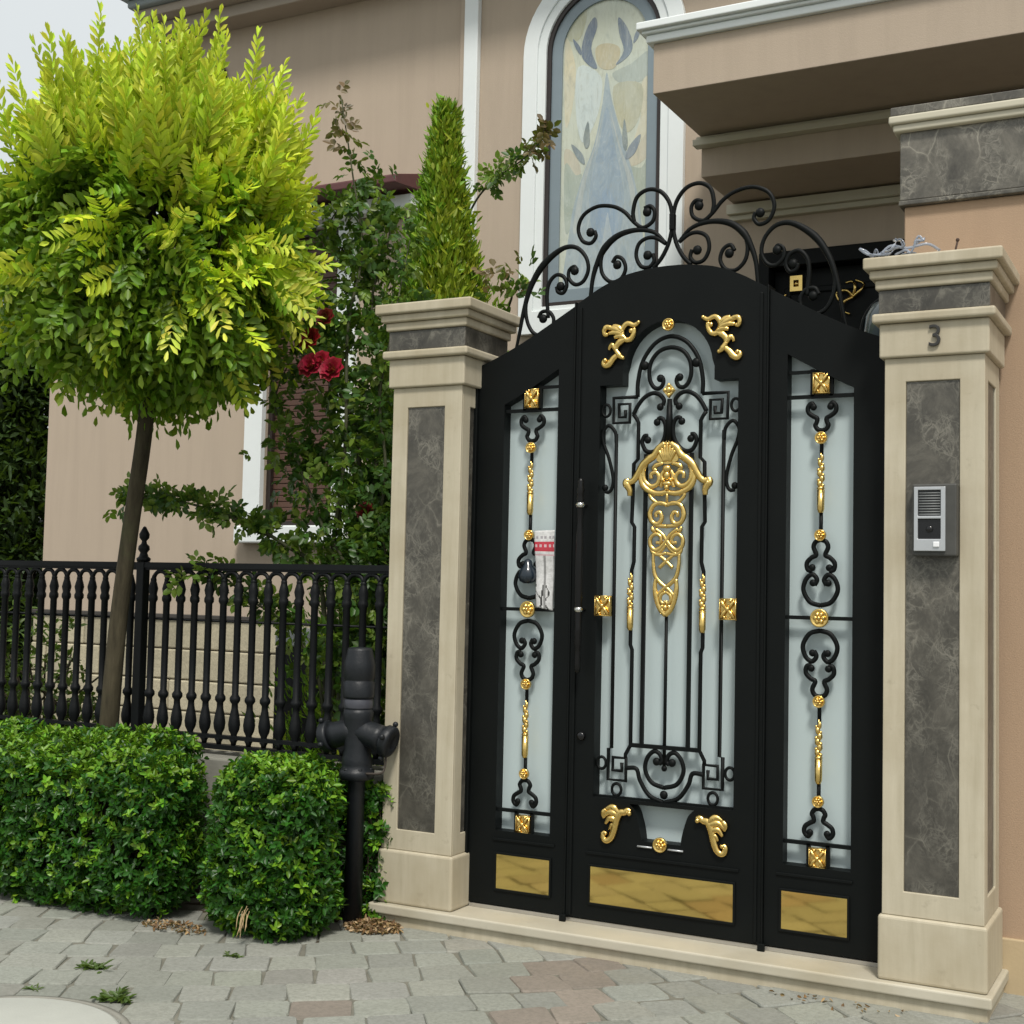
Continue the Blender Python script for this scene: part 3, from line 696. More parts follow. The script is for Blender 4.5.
# pull handle
hx = -.365
m = MB(); zs = [(.0, 2.02), (.009, 2.018), (.014, 2.008), (.012, 1.99), (.018, 1.975), (.013, 1.962), (.017, 1.945), (.013, 1.925), (.012, 1.86), (.016, 1.80), (.017, 1.70), (.016, 1.60), (.013, 1.50), (.017, 1.48), (.013, 1.465), (.018, 1.445), (.012, 1.43), (.014, 1.40), (.013, 1.372), (.014, 1.355), (.009, 1.343), (0, 1.34)]
HZ = lambda z: 1.05+(z-1.34)*(1.89-1.05)/(2.03-1.34)
m.lathe([(r, HZ(z)) for r, z in zs], (GC+hx, GY-.062, 0), 14)
hd = m.build('pull_handle', simple('dark_bronze', (.004, .004, .004), .3, 0, .2, 30, .05, 60, .3), leaf)
STEEL = simple('polished_steel', (.6, .6, .58), .15, 1, .1, 20, 0)
for z in (1.56, 1.925):
    m = MB(); m.tube([(GC+hx, GY-.062, HZ(z)), (GC+hx, GY-.006, HZ(z))], .008, 8); m.lathe([(.0175, -.010), (.0195, 0), (.0175, .010)], (GC+hx, GY-.062, HZ(z)), 14)
    m.build('handle_collar', STEEL, leaf)
m = MB(); m.lathe([(.018, 0), (.018, .012), (.012, .016)], (GC+hx, GY-.006, HZ(1.12)), 14, (0, -1, 0)); m.build('lock_cylinder', BLACKP, leaf)
# frame round the leaf ----------------------------------------------
m = MB()
for s in (-1, 1):
    m.prism([[(s*.905+s*.0005, .0), (s*.925, .0), (s*.925, ztop(.92)), (s*.9055, ztop(.906))]], GY-.02, GY+.09, gfn)
    m.prism([[(s*.4265, .003), (s*.4345, .003), (s*.4345, ztop(.43)+.012), (s*.4265, ztop(.43)+.012)]], GY-.012, GY+.075, gfn)
    m.prism([[(s*.418, .0), (s*.447, .0), (s*.447, .030), (s*.418, .030)]], GY-.026, GY-.0125, gfn)
m.build('fixed_frame', IRON, gate, .003)
m = MB(); m.box(GC-.90, GC+.90, GY+.0, GY+.045, .001, .016); m.build('sill_strip', simple('aluminium_sill', (.42, .40, .36), .4, .6), gate)
# crest: two mirrored sprays of scrolls
CR = [
 ([(-.742, 2.452), (-.724, 2.53), (-.702, 2.643), (-.668, 2.750), (-.609, 2.840), (-.520, 2.902), (-.452, 2.903), (-.404, 2.858), (-.389, 2.800), (-.411, 2.750), (-.449, 2.737), (-.481, 2.765), (-.482, 2.803), (-.458, 2.820), (-.440, 2.803)], [.006, .008, .010, .013, .016, .012, .010, .009, .009, .009, .009, .009, .008, .007, .006], (-.455, 2.799)),
 ([(-.612, 2.836), (-.676, 2.735), (-.693, 2.660), (-.683, 2.588), (-.650, 2.536), (-.602, 2.523), (-.562, 2.548), (-.553, 2.592), (-.576, 2.626), (-.612, 2.628), (-.628, 2.602)], .009, (-.605, 2.598)),
 ([(-.580, 2.600), (-.588, 2.700), (-.578, 2.756), (-.545, 2.788), (-.508, 2.777), (-.492, 2.740), (-.508, 2.706), (-.534, 2.712), (-.542, 2.735)], .009, (-.522, 2.736)),
 ([(-.377, 2.660), (-.367, 2.754), (-.347, 2.821), (-.311, 2.887), (-.250, 2.934), (-.166, 2.949), (-.085, 2.931), (-.030, 2.880)], [.009, .010, .012, .016, .014, .011, .009, .007], None),
 ([(-.318, 2.880), (-.330, 2.825), (-.320, 2.770), (-.281, 2.734), (-.236, 2.742), (-.213, 2.783), (-.226, 2.826), (-.256, 2.841), (-.275, 2.816)], .009, (-.252, 2.806)),
 ([(-.362, 2.966), (-.356, 2.940), (-.380, 2.914), (-.421, 2.930), (-.441, 2.985), (-.417, 3.042), (-.352, 3.073), (-.278, 3.065), (-.222, 3.034), (-.176, 2.984), (-.136, 2.957), (-.092, 2.978), (-.083, 3.020), (-.103, 3.046), (-.130, 3.040)], .009, (-.382, 2.962)),
 ([(-.176, 2.984), (-.182, 3.030), (-.165, 3.092), (-.115, 3.119), (-.056, 3.103), (-.014, 3.046), (-.002, 2.965), (-.014, 2.885), (-.045, 2.820), (-.085, 2.775)], .0095, None),
 ([(-.088, 2.838), (-.082, 2.806), (-.105, 2.782), (-.142, 2.790), (-.164, 2.835), (-.154, 2.885), (-.118, 2.908), (-.075, 2.905), (-.030, 2.876)], .009, (-.112, 2.834)),
]
crest = bpy.data.objects.new('crest', None); COL.objects.link(crest); crest.parent = gate
for F in (lambda p: p, mir):
    for pts, r, d in CR:
        m = MB(); q = spl(pts, 8); rr = r if not hasattr(r, '__len__') else list(np.interp(np.linspace(0, len(pts)-1, len(q)), range(len(pts)), r))
        m.tube(gpath(F(q), GY+.025), rr, 8)
        if d: dot(m, F([d])[0], .019, GY+.025)
        if pts[0] == (-.362, 2.966): dot(m, F([(-.117, 3.022)])[0], .019, GY+.025)
        m.build('scroll', IRON, crest)
m = MB(); m.box(GC-.011, GC+.011, GY+.01, GY+.04, 2.93, 3.0); m.build('centre_clasp', IRON, crest, .003)

# leaflet and a small dark glossy blob in the left panel
m = MB(); pa = []
P4 = [at(535, 531, .152), at(554.5, 530, .152), at(553, 611, .152), at(537, 607, .152)]
nx, nz = 18, 56; grid = []
for j in range(nz+1):
    for i in range(nx+1):
        a, b = i/nx, j/nz
        x = (P4[0][0]*(1-a)+P4[1][0]*a)*(1-b)+(P4[3][0]*(1-a)+P4[2][0]*a)*b; z = (P4[0][1]*(1-a)+P4[1][1]*a)*(1-b)+(P4[3][1]*(1-a)+P4[2][1]*a)*b
        grid.append((x, .150-.006*math.sin(a*5+.6)-.004*math.sin(b*9), z))
m.v += grid
for j in range(nz):
    for i in range(nx):
        b = j/nz; c = (.62, .62, .62)
        a_ = (i+.5)/nx
        if .13 < b < .26: c = (.50, .035, .06) if not (.17 < b < .22 and (i % 4) in (1, 2) and j % 3) else (.62, .45, .47)
        elif .04 < b < .10 and j % 3 and (i*5) % 7 < 4: c = (.34, .32, .34)
        elif .27 < b < .33 and j % 2: c = (.58, .38, .41)
        elif abs(a_-.50) < .03 and b > .3 or abs(a_-.95) < .03 and b > .3: c = (.25, .25, .25)
        elif b > .68 and (abs(a_-.30-.5*(.98-b)) < .045 or abs(a_-.62-.12*math.sin(b*26)) < .05 or abs(a_-.16+.2*math.sin(b*19)) < .045): c = (.035, .035, .035)
        m.f.append([j*(nx+1)+i, j*(nx+1)+i+1, (j+1)*(nx+1)+i+1, (j+1)*(nx+1)+i]); m.s.append(True); m.c.append(c)
lf = m.build('leaflet', attrmat('printed_paper', .5, .05, 30, .1), None)
sl = lf.modifiers.new('thickness', 'SOLIDIFY'); sl.thickness = .0008
tag(lf, 'white paper leaflet with a red band tucked into the left side panel', 'leaflet')
m = MB(); bx, bz = at(528, 573, .148)
m.lathe([(.004, .062), (.016, .055), (.02, .035), (.034, .015), (.042, -.015), (.036, -.035), (.018, -.046)], (bx, .146, bz), 16)
bg = m.build('dark_blob', simple('dark_blue_gloss', (.012, .020, .030), .18, 0, .5, 30, .3, 40, .6), None)
tag(bg, 'small dark glossy pouch caught in the scroll beside the leaflet', 'blob')

# ------------------------------------------------------------------ FENCE on its low wall
FY = .18
lw = MB(); lw.box(-6.3, -2.215, .06, .32, gz-.03, .545); lo = lw.build('low_wall', CONC, None, .01, 2); tag(lo, 'weathered grey concrete wall under the black iron fence', 'low wall')
fence = thing('iron_fence', 'black iron baluster fence on the low concrete wall behind the hedges', 'fence', (-4.2, FY, .545))
ZR = 1.468; ZB = .63
px_post = -3.84; STEP = .0935
bx_ = [px_post+STEP*(i+.8) for i in range(0, 17)]+[px_post-STEP*(i+.8) for i in range(0, 24)]
bx_ = sorted(x for x in bx_ if -6.2 < x < -2.25)
m = MB(); m.box(-6.25, -2.21, FY-.02, FY+.02, ZR, ZR+.028); m.box(-6.25, -2.21, FY-.013, FY+.013, ZR-.012, ZR)
for a, b in zip(bx_[:-1], bx_[1:]):
    if b-a > STEP*1.3: continue
    mid = (a+b)/2
    pts = [(a, FY, ZR-.075)]+[(mid+(STEP/2)*(-math.cos(t)), FY, ZR-.075+.058*math.sin(t)**.8) for t in np.linspace(.12, math.pi-.12, 11)]+[(b, FY, ZR-.075)]
    m.tube(pts, .0115, 6); m.ball((a, FY, ZR-.062), .016, 8)
m.build('top_rail', FENCE, fence)
m = MB(); m.box(-6.25, -2.21, FY-.02, FY+.02, .572, .596); m.box(-6.25, -2.21, FY-.017, FY+.017, ZB-.006, ZB+.012); m.build('bottom_rail', FENCE, fence)
m = MB(); m.tube([(-6.2, FY+.02, 1.205), (-2.22, FY+.02, 1.205)], .006, 6); m.build('middle_rail', FENCE, fence)
prof = [(0.0120, .596), (0.0144, .61), (0.0216, .622), (0.0144, .632), (0.0156, .65), (0.0264, .672), (0.0300, .70), (0.0252, .735), (0.0168, .775), (0.0156, .80), (0.0264, .815), (0.0264, .83), (0.0168, .845), (0.0174, 1.0), (0.0174, 1.29), (0.0246, 1.302), (0.0246, 1.318), (0.0192, 1.33), (0.0252, 1.36), (0.0192, 1.385), (0.0132, 1.405), (0.0072, 1.43)]
b0 = None
for x in bx_:
    if b0 is None:
        m = MB(); m.lathe(prof, (x, FY, 0), 10); b0 = m.build('baluster', FENCE, fence); b0x = x
    else:
        c = b0.copy(); COL.objects.link(c); c.location = (x-b0x, 0, 0)
def fpost(x):
    m = MB(); m.box(x-.025, x+.025, FY-.025, FY+.025, .5455, 1.50); p = m.build('post', FENCE, fence, .004)
    m = MB(); m.lathe([(.034, 1.5005), (.037, 1.515), (.025, 1.525), (.018, 1.545), (.030, 1.562), (.028, 1.58), (.015, 1.592), (.012, 1.606), (.025, 1.622), (.027, 1.642), (.017, 1.662), (.009, 1.678), (0.001, 1.684)], (x, FY, 0), 16); m.build('finial', FENCE, p)
fpost(px_post); fpost(-6.27)

# ------------------------------------------------------------------ HYDRANT
HX, HY = -2.275, -.10
hy = thing('hydrant', 'dark grey two-outlet pillar hydrant between the hedge and the left pillar', 'hydrant', (HX, HY, gz))
m = MB(); m.lathe([(.042, -.02), (0.0370, .62), (0.0440, .63)], (HX, HY, gz), 20); m.build('stand_pipe', HYD, hy)
for k in range(6):
    a = k*math.pi/3+.3; m = MB(); m.lathe([(.009, 0), (.009, .010), (.006, .013)], (HX+.064*math.cos(a), HY+.064*math.sin(a), gz+.6715), 6); m.build('bolt', HYD, hy)
m = MB(); m.lathe([(0.0440, .63), (0.0757, .635), (0.0792, .655), (0.0774, .672), (0.0651, .680), (0.0686, .70), (0.0651, .73), (0.0581, .77), (0.0616, .86), (0.0651, .90), (0.0686, .925), (0.0616, .945)], (HX, HY, gz), 24); m.build('body', HYD, hy)
m = MB(); m.lathe([(0.0634, .9455), (0.0651, .95), (0.0651, .985), (0.0616, .99)], (HX, HY, gz), 24); m.build('label_ring', simple('grey_band', (.05, .052, .065), .4), hy)
m = MB(); m.lathe([(0.0686, .991), (0.0704, 1.0), (0.0704, 1.06), (0.0651, 1.066), (0.0651, 1.072), (0.0704, 1.08), (0.0704, 1.135), (0.0678, 1.15), (0.0563, 1.20), (0.0528, 1.212), (0.0176, 1.216)], (HX, HY, gz), 24); m.build('bonnet', HYD, hy)
rgt = Vector((.80, -.60, 0)).normalized()      # the two outlets point sideways and slightly towards the street
d_ = Vector((math.cos(.28), math.sin(.28), 0))
for s, dv in ((1, Vector((.93, .10, -.26))), (-1, Vector((-.93, -.10, -.24)))):
    dv = dv.normalized(); c0 = Vector((HX, HY, gz+.85))
    m = MB(); m.lathe([(.060, 0), (0.0563, .05), (0.0581, .10), (0.0598, .135)], c0, 20, dv); o = m.build('outlet', HYD, hy)
    m = MB(); m.lathe([(0.0651, .1355), (0.0704, .142), (0.0704, .172), (0.0616, .180), (0.0299, .182), (0.0264, .174), (0.0123, .172)], c0, 20, dv)
    for k in range(4):
        a = k*math.pi/2+.4; ax = dv.orthogonal().normalized(); bx2 = dv.cross(ax); q = c0+dv*.157+(ax*math.cos(a)+bx2*math.sin(a))*.080; m.ball(q, .013, 8)
    m.build('outlet_cap', HYD, o)
    if s > 0:
        q0 = c0+dv*.155+Vector((0, -.01, -.055)); q3 = Vector((HX+.068, HY-.03, gz+.665))
        m = MB(); m.tube(spl([q0, q0*.8+q3*.2+Vector((.015, 0, -.04)), q0*.4+q3*.6+Vector((.035, 0, -.03)), q3], 8), .0055, 6); m.build('chain', simple('rusty_chain', (.05, .04, .032), .7, .3), hy)

# ------------------------------------------------------------------ HOUSE
W = 3.2
house = thing('house', 'pinkish stucco house with arched painted window and stepped canopy behind the gate', 'house', (-3, W, gz))
def hp(l, y=W): return [at(a, b, y) for a, b in l]
# arched window geometry
AX, AW = -2.63, .61                                     # centre and half width of the white trim's outer edge
ASP = 5.19; AZ0 = 3.19
def arch(hw, z0, rise=None, n=28):
    rise = hw if rise is None else rise
    return [(AX-hw, z0), (AX+hw, z0)]+[(AX+hw*math.cos(a), ASP+rise*math.sin(a)) for a in np.linspace(0, math.pi, n)]
wx0, wx1, wz0, wz1 = -5.48, -4.80, 1.845, 4.15            # shuttered window opening
dx0, dx1, dz1 = -1.50, .30, 3.60                       # entrance opening
m = MB()
m.prism([[(-6.65, gz), (2.6, gz), (2.6, 6.6), (-6.65, 6.6)], arch(.44, 3.36), [(wx0, wz0), (wx1, wz0), (wx1, wz1), (wx0, wz1)], [(dx0, .3), (dx1, .3), (dx1, dz1), (dx0, dz1)]], W, W+.3)
m.box(-6.65, -6.35, W+.3005, 11, gz, 6.6); m.box(2.3, 2.6, W+.3005, 11, gz, 6.6); m.box(-6.65, 2.6, 11.001, 11.3, gz, 6.6)
m.build('wall', STUCCO, house)
m = MB(); m.box(-7.85, -6.6505, W+.0, 9, gz, 4.2); m.build('low_wing', STUCCO, house)
m = MB(); m.box(-6.83, 2.9, 2.74, 11.5, 6.601, 6.72); m.box(-8.0, -6.84, W-.15, 9.2, 4.201, 4.32); m.build('roof', GUT, house)
m = MB(); m.box(-6.66, 2.8, 2.98, W-.001, 5.89, 5.985); m.box(-6.69, 2.85, 2.86, W-.001, 5.9855, 6.06); m.build('eave_moulding', simple('taupe_moulding', (.34, .29, .235), .7, 0, .1), house, .01)
m = MB(); m.box(-6.73, 2.9, 2.80, W-.001, 6.0605, 6.13); m.box(-6.79, 2.95, 2.70, W-.001, 6.1305, 6.23); m.build('gutter', GUT, house, .02, 3)
# stone base courses
m = MB(); zz = gz-.02
for r in range(5):
    h = (1.125-gz)/5; x = -7.86-.3*(r % 2)
    while x < -1.75:
        l = rng.uniform(.38, .62); b = rng.uniform(.8, 1.15); c = np.array((.50, .45, .32))*b
        m.box(max(x, -7.86)+.004, min(x+l, -1.7)-.004, W-.075-rng.uniform(0, .012), W-.001, zz+r*h+.004, zz+(r+1)*h-.004, tuple(c)); x += l
m.build('stone_plinth', BLOCK, house, .012, 2)
m = MB(); m.box(-7.87, -1.69, W-.10, W-.0005, 1.107, 1.137); m.build('plinth_ledge', simple('dark_ledge', (.05, .045, .04), .7), house, .004)
m = MB(); m.box(-3.775, -3.735, W-.03, W-.0005, 1.2, 5.88); m.build('pilaster_edge', STUCCO, house, .003)
m = MB(); m.box(-3.73, -3.615, W-.055, W-.0005, .3, 5.88); m.build('corner_strip', TRIM, house, .006)
m = MB(); m.tube([(-7.78, W-.05, .0), (-7.78, W-.05, .95)], .032, 12); m.build('downpipe', simple('pale_blue_pipe', (.36, .42, .47), .5), house)
# arched window
aw = bpy.data.objects.new('arched_window', None); COL.objects.link(aw); aw.parent = house
m = MB(); m.prism([arch(.61, 3.185), arch(.50, 3.345)], W-.045, W-.0005); m.prism([arch(.50, 3.3455), arch(.437, 3.375)], W-.03, W-.0005); m.build('trim', TRIM, aw, .008)
m = MB(); m.prism([arch(.4365, 3.3755), arch(.405, 3.405)], W-.012, W+.06); m.build('sash', DARKFRAME, aw, .004)
m = MB(); m.prism([arch(.4045, 3.4055), arch(.325, 3.49)], W+.008, W+.03); m.build('border_glass', LEAD, aw)
m = MB(); YG = W+.024
m.prism([arch(.3265, 3.4885)], YG, YG+.01, col=(.53, .56, .45))
def o7(l): return [at(540+a/3.9375, b/3.9375, YG) for a, b in l]
def pane(l, c, d): m.prism([[(float(p[0]), float(p[1])) for p in spl(o7(l), 4, True)]], YG-d*.4, YG-.0003, col=c)
ye, lb, gb, bl, dk, gg = (.60, .55, .38), (.55, .62, .60), (.29, .36, .40), (.22, .31, .42), (.12, .16, .22), (.42, .47, .41)
for l, c, d in [
 ([(100, 160), (135, 230), (140, 330), (118, 470), (98, 480)], ye, .002), ([(110, 90), (170, 20), (185, 60), (160, 150), (115, 160)], (.43, .43, .28), .0022),
 ([(150, 265), (240, 300), (235, 420), (200, 520), (165, 560), (142, 450)], lb, .003), ([(285, 290), (360, 250), (430, 200), (432, 300), (330, 330)], (.37, .41, .35), .0025),
 ([(290, 340), (400, 330), (395, 450), (350, 520), (310, 480)], (.44, .42, .27), .003), ([(400, 330), (432, 310), (430, 500), (370, 560), (398, 450)], ye, .0026),
 ([(220, 190), (265, 170), (315, 190), (300, 260), (262, 275), (228, 255)], (.47, .41, .25), .003),
 ([(98, 590), (130, 600), (160, 660), (150, 700), (100, 660)], (.50, .45, .33), .0024), ([(430, 510), (432, 600), (380, 650), (345, 640), (395, 560), (405, 510)], (.52, .47, .34), .0024),
 ([(98, 650), (140, 690), (165, 690), (145, 790), (120, 900), (98, 900)], (.33, .38, .31), .0028), ([(432, 620), (400, 660), (345, 660), (380, 760), (410, 900), (430, 900)], (.33, .38, .31), .0028),
 ([(263, 285), (285, 400), (330, 560), (370, 700), (400, 880), (405, 1240), (105, 1240), (118, 900), (160, 720), (213, 570), (246, 410)], gb, .004),
 ([(252, 430), (225, 560), (180, 720), (150, 900), (130, 900), (165, 715), (215, 580)], (.38, .42, .41), .005), ([(276, 430), (305, 560), (348, 720), (375, 900), (392, 900), (366, 715), (318, 580)], (.38, .42, .41), .005),
 ([(263, 420), (292, 560), (330, 760), (318, 900), (290, 960), (240, 960), (205, 900), (195, 760), (236, 560)], (.24, .32, .40), .0055),
 ([(225, 830), (262, 740), (305, 830), (300, 930), (232, 930)], bl, .006), ([(258, 880), (275, 880), (320, 1230), (215, 1230)], (.35, .42, .47), .0065),
 ([(215, 68), (226, 105), (202, 190), (226, 268), (190, 255), (163, 210), (182, 120)], dk, .005), ([(310, 68), (345, 110), (365, 178), (347, 222), (298, 256), (330, 200), (312, 130)], dk, .005),
 ([(130, 153), (158, 185), (162, 218), (142, 192)], dk, .005), ([(397, 108), (387, 148), (368, 170), (376, 130)], dk, .005),
 ([(190, 478), (197, 560), (182, 585), (171, 545)], (.17, .21, .21), .007), ([(124, 568), (166, 605), (176, 648), (146, 622)], (.16, .20, .22), .007),
 ([(333, 468), (346, 560), (336, 595), (324, 550)], (.17, .21, .21), .007), ([(397, 528), (376, 600), (338, 628), (350, 578)], (.16, .20, .25), .007)]: pane(l, c, d)
m.build('painted_glass', GLASSP, aw)
# shuttered window
sw = bpy.data.objects.new('shuttered_window', None); COL.objects.link(sw); sw.parent = house
m = MB(); m.prism([[(wx0-.17, wz0-.0), (wx1+.17, wz0), (wx1+.17, wz1+.16), (wx0-.17, wz1+.16)], [(wx0, wz0+.001), (wx1, wz0+.001), (wx1, wz1), (wx0, wz1)]], W-.05, W-.0005); m.build('trim', TRIM, sw, .01)
m = MB(); m.box(wx0-.19, wx1+.19, W-.12, W+.06, wz0-.135, wz0-.0005); m.build('sill', TRIM, sw, .012)
m = MB()
z = wz0+.01
while z < wz1-.02: m.box(wx0+.03, wx1-.03, W+.07+.004*((int(z*100)) % 2), W+.09, z, z+.043); z += .047
m.box(wx0+.03, wx1-.03, W+.091, W+.1, wz0, wz1); m.build('roller_shutter', SHUT, sw, .004)
m = MB(); m.prism([[(wx0+.0005, wz0+.002), (wx1-.0005, wz0+.002), (wx1-.0005, wz1-.001), (wx0+.0005, wz1-.001)], [(wx0+.04, wz0+.04), (wx1-.04, wz0+.04), (wx1-.04, wz1-.04), (wx0+.04, wz1-.04)]], W+.03, W+.068); m.build('frame', DARKFRAME, sw)
m = MB(); m.prism([[(W-.0005, 4.46), (W-.42, 4.34), (W-.42, 4.28), (W-.0005, 4.32)]], wx0-.3, wx1+.75, lambda a, b, d: (d, a, b)); m.build('awning_roof', MAROON, sw, .01)
m = MB(); m.box(wx0-.28, wx1+.72, W-.16, W-.0508, wz1+.02, wz1+.125); m.build('lintel', TRIM, sw, .008)
# stepped canopy over the entrance
cp = bpy.data.objects.new('canopy', None); COL.objects.link(cp); cp.parent = house
m = MB(); m.box(-1.67, 2.6, 1.75, 3.0, 4.185, 4.47); m.build('canopy_slab', STUCCO, cp, .004)
m = MB(); m.box(-1.705, 2.63, 1.72, 3.0, 4.4705, 4.515); m.box(-1.725, 2.65, 1.70, 3.0, 4.5155, 4.535); m.box(-1.75, 2.68, 1.675, 3.0, 4.5355, 4.58); m.build('white_cornice', TRIM, cp, .008, 3)
m = MB(); m.box(-1.67, 2.6, 2.55, W-.0005, 3.94, 4.1845); m.build('beam', STUCCO, cp, .004)
m = MB(); m.box(-1.69, 2.6, 2.505, 2.5495, 4.155, 4.18); m.box(-1.70, 2.6, 2.47, 2.5495, 4.10+.015, 4.1545); m.build('upper_moulding', CREAM, cp, .004, 2)
m = MB(); m.box(-1.69, 2.6, W-.05, W-.0006, 3.825, 3.86); m.box(-1.70, 2.6, W-.085, W-.0006, 3.8605, 3.925); m.build('lower_moulding', CREAM, cp, .004, 2)
# entrance door
ed = bpy.data.objects.new('entrance_door', None); COL.objects.link(ed); ed.parent = house
m = MB(); m.prism([[(dx0, .3), (dx1, .3), (dx1, dz1), (dx0, dz1)], [(dx0+.07, .35), (dx1-.07, .35), (dx1-.07, dz1-.10), (dx0+.07, dz1-.10)]], W-.02, W+.2); m.build('door_frame', IRON, ed, .006)
m = MB(); m.box(dx0+.071, dx1-.071, W+.10, W+.15, .351, dz1-.101)
for a, b in ((dx0+.14, -.67), (-.53, dx1-.14)): m.prism([[(a, .9), (b, .9), (b, 3.38), (a, 3.38)], [(a+.04, .94), (b-.04, .94), (b-.04, 3.34), (a+.04, 3.34)]], W+.085, W+.0995)
m.build('door_panel', IRON, ed, .006)
for s in (0, 1):
    x, z = at(*((797, 284) if s == 0 else (853, 297)), W+.08)
    m = MB(); yy = W+.078
    if s == 0:
        m.prism([[(x-.04, z-.05), (x+.04, z-.05), (x+.04, z+.05), (x-.04, z+.05)], [(x-.017, z-.022), (x+.017, z-.022), (x+.017, z+.022), (x-.017, z+.022)]], yy-.02, yy+.02); m.ball((x, yy, z), .02, 8); m.tube(spl([(x-.07, yy, z-.06), (x-.09, yy, z-.09), (x-.05, yy, z-.1)], 4), .008, 6)
    else:
        for a in (.5, 1.2, 2.4, 3.6): m.tube(spl([(x, yy, z), (x+.05*math.cos(a), yy-.02, z+.06*math.sin(a)), (x+.11*math.cos(a+.4), yy, z+.10*math.sin(a+.4)), (x+.09*math.cos(a+.9), yy, z+.11*math.sin(a+.9))], 5), [.010]*8+[.007]*8, 6)
    m.build('gilded_ornament', GOLD, ed)
# round dark wall vent up behind the tree
vx, vz_ = at(212, 82, W)
m = MB(); m.lathe([(.16, 0), (.17, .02), (.15, .035), (.11, .03), (.10, .01)], (vx, W-.0005, vz_), 28, (0, -1, 0)); m.build('round_vent', DARKFRAME, house)
# box behind the fence
sb = thing('storage_box', 'black box with a pale lid standing behind the fence by the rose stems', 'box', (-3.0, 1.3, gz))
bx0, bz1 = at(275, 646, 1.2); bx1, _ = at(312, 646, 1.2)
m = MB(); m.box(bx0, bx1+.05, 1.2, 1.5, gz, bz1); m.build('box_body', simple('black_box', (.008, .008, .009), .6), sb, .01)
m = MB(); m.box(bx0+.01, bx1+.06, 1.18, 1.52, bz1+.001, bz1+.10); m.build('lid', simple('pale_lid', (.5, .52, .52), .5), sb, .012)

# ------------------------------------------------------------------ HEDGES
def hedge(label, boxes, n, seed):
    lo = np.min([np.array(c)-np.array(h)-.1 for c, h, r in boxes], 0); hi = np.max([np.array(c)+np.array(h)+.1 for c, h, r in boxes], 0)
    def sdf(P):
        d = np.min([rbox_sdf(P, c, h, r) for c, h, r in boxes], 0)
        return d-.034*lump(P, 8, seed)-.012*lump(P, 26, seed+1)
    c0 = np.mean([b[0] for b in boxes], 0)
    t = thing('hedge_shrub', label, 'hedge', (float(c0[0]), float(c0[1]), gz), 'clipped hedges along the pavement')
    P, G, d = sdf_points(sdf, lo, hi, n, .13); k = P[:, 2] > gz+.01; P, G, d = P[k], G[k], d[k]; n = len(P)
    A = unit(G*.9+rnd_dir(n)*.75+np.array([0, 0, .45]))         # twig tip direction
    tone = rng.uniform(0, 1, n); young_lit = (rng.uniform(0, 1, n) < (.16+.55*np.clip(G[:, 2], 0, 1)))  # top leaves get the lighter green more often: light from above painted in
    Ps, Ds, Ns, Ls, Ws, Cs = [], [], [], [], [], []
    ref = unit(np.cross(A, rnd_dir(n))); ref2 = np.cross(A, ref)
    for q in range(6):
        a = q*math.pi/3*1.03+rng.uniform(-.25, .25, n)
        rad = ref*np.cos(a)[:, None]+ref2*np.sin(a)[:, None]
        D = unit(rad*.85+A*rng.uniform(.25, .9, (n, 1)))
        Ps.append(P-A*.012*(q % 3)[None] if False else P-A*(.010*(q % 3))); Ds.append(D); Ns.append(A+rnd_dir(n)*.25)
        Ls.append(rng.uniform(.024, .042, n)); Ws.append(rng.uniform(.013, .021, n))
        base = np.where(young_lit[:, None], np.array([[.15, .31, .020]]), np.array([[.023, .095, .010]]))
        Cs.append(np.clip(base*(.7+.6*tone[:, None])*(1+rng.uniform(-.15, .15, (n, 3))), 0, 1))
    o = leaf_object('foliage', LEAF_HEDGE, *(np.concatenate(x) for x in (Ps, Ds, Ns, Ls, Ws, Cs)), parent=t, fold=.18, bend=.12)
    m = MB()                                                     # the twiggy inside
    for c, h, r in boxes:
        for k in range(int(90*h[0]/.3)):
            x = c[0]+rng.uniform(-1, 1)*max(h[0]-.20, .01); yv = c[1]+.02+rng.uniform(-1, 1)*max(h[1]-.17, .01)
            p = [(x, yv, gz)]
            for q in range(4): p.append((p[-1][0]+rng.normal(0, .02), p[-1][1]+rng.normal(0, .02), gz+(c[2]+h[2]-gz)*.20*(q+1)))
            m.tube(p, [.007, .006, .005, .004, .002], 5)
    m.build('twigs', simple('twig_brown', (.04, .028, .016), .9), t)
    return t
hedge('tall clipped green hedge block at the frame edge, in front of the slim tree trunk', [((-4.20, -.22, .29), (1.06, .24, .385), .19), ((-4.12, -.44, .27), (1.20, .22, .375), .19)], 12500, 3)
hedge('smaller rounded green hedge clump beside the black hydrant', [((-2.49, -.40, .27), (.30, .23, .37), .21), ((-2.60, -.10, .27), (.22, .17, .36), .16), ((-2.28, .02, .20), (.13, .075, .33), .06)], 5600, 9)
# dead sprig hanging in the smaller hedge
m = MB(); sx, sz = at(243, 925, -.66)
for k in range(9):
    p = np.array([sx+rng.uniform(-.022, .022), -.648, sz+.045+rng.uniform(-.01, .03)]); e_ = p+np.array([rng.uniform(-.025, .025), -.022, -rng.uniform(.05, .11)])
    m.tube(spl([p, (p+e_)/2+rng.normal(0, .008, 3), e_], 5), [.0015]*3+[.0030]*4+[.0022, .0018, .0012, .0008], 5, flat=.5)
tag(m.build('dead_sprig', simple('straw', (.40, .29, .15), .8), None), 'withered straw coloured sprig hanging from the smaller hedge', 'dead twig')

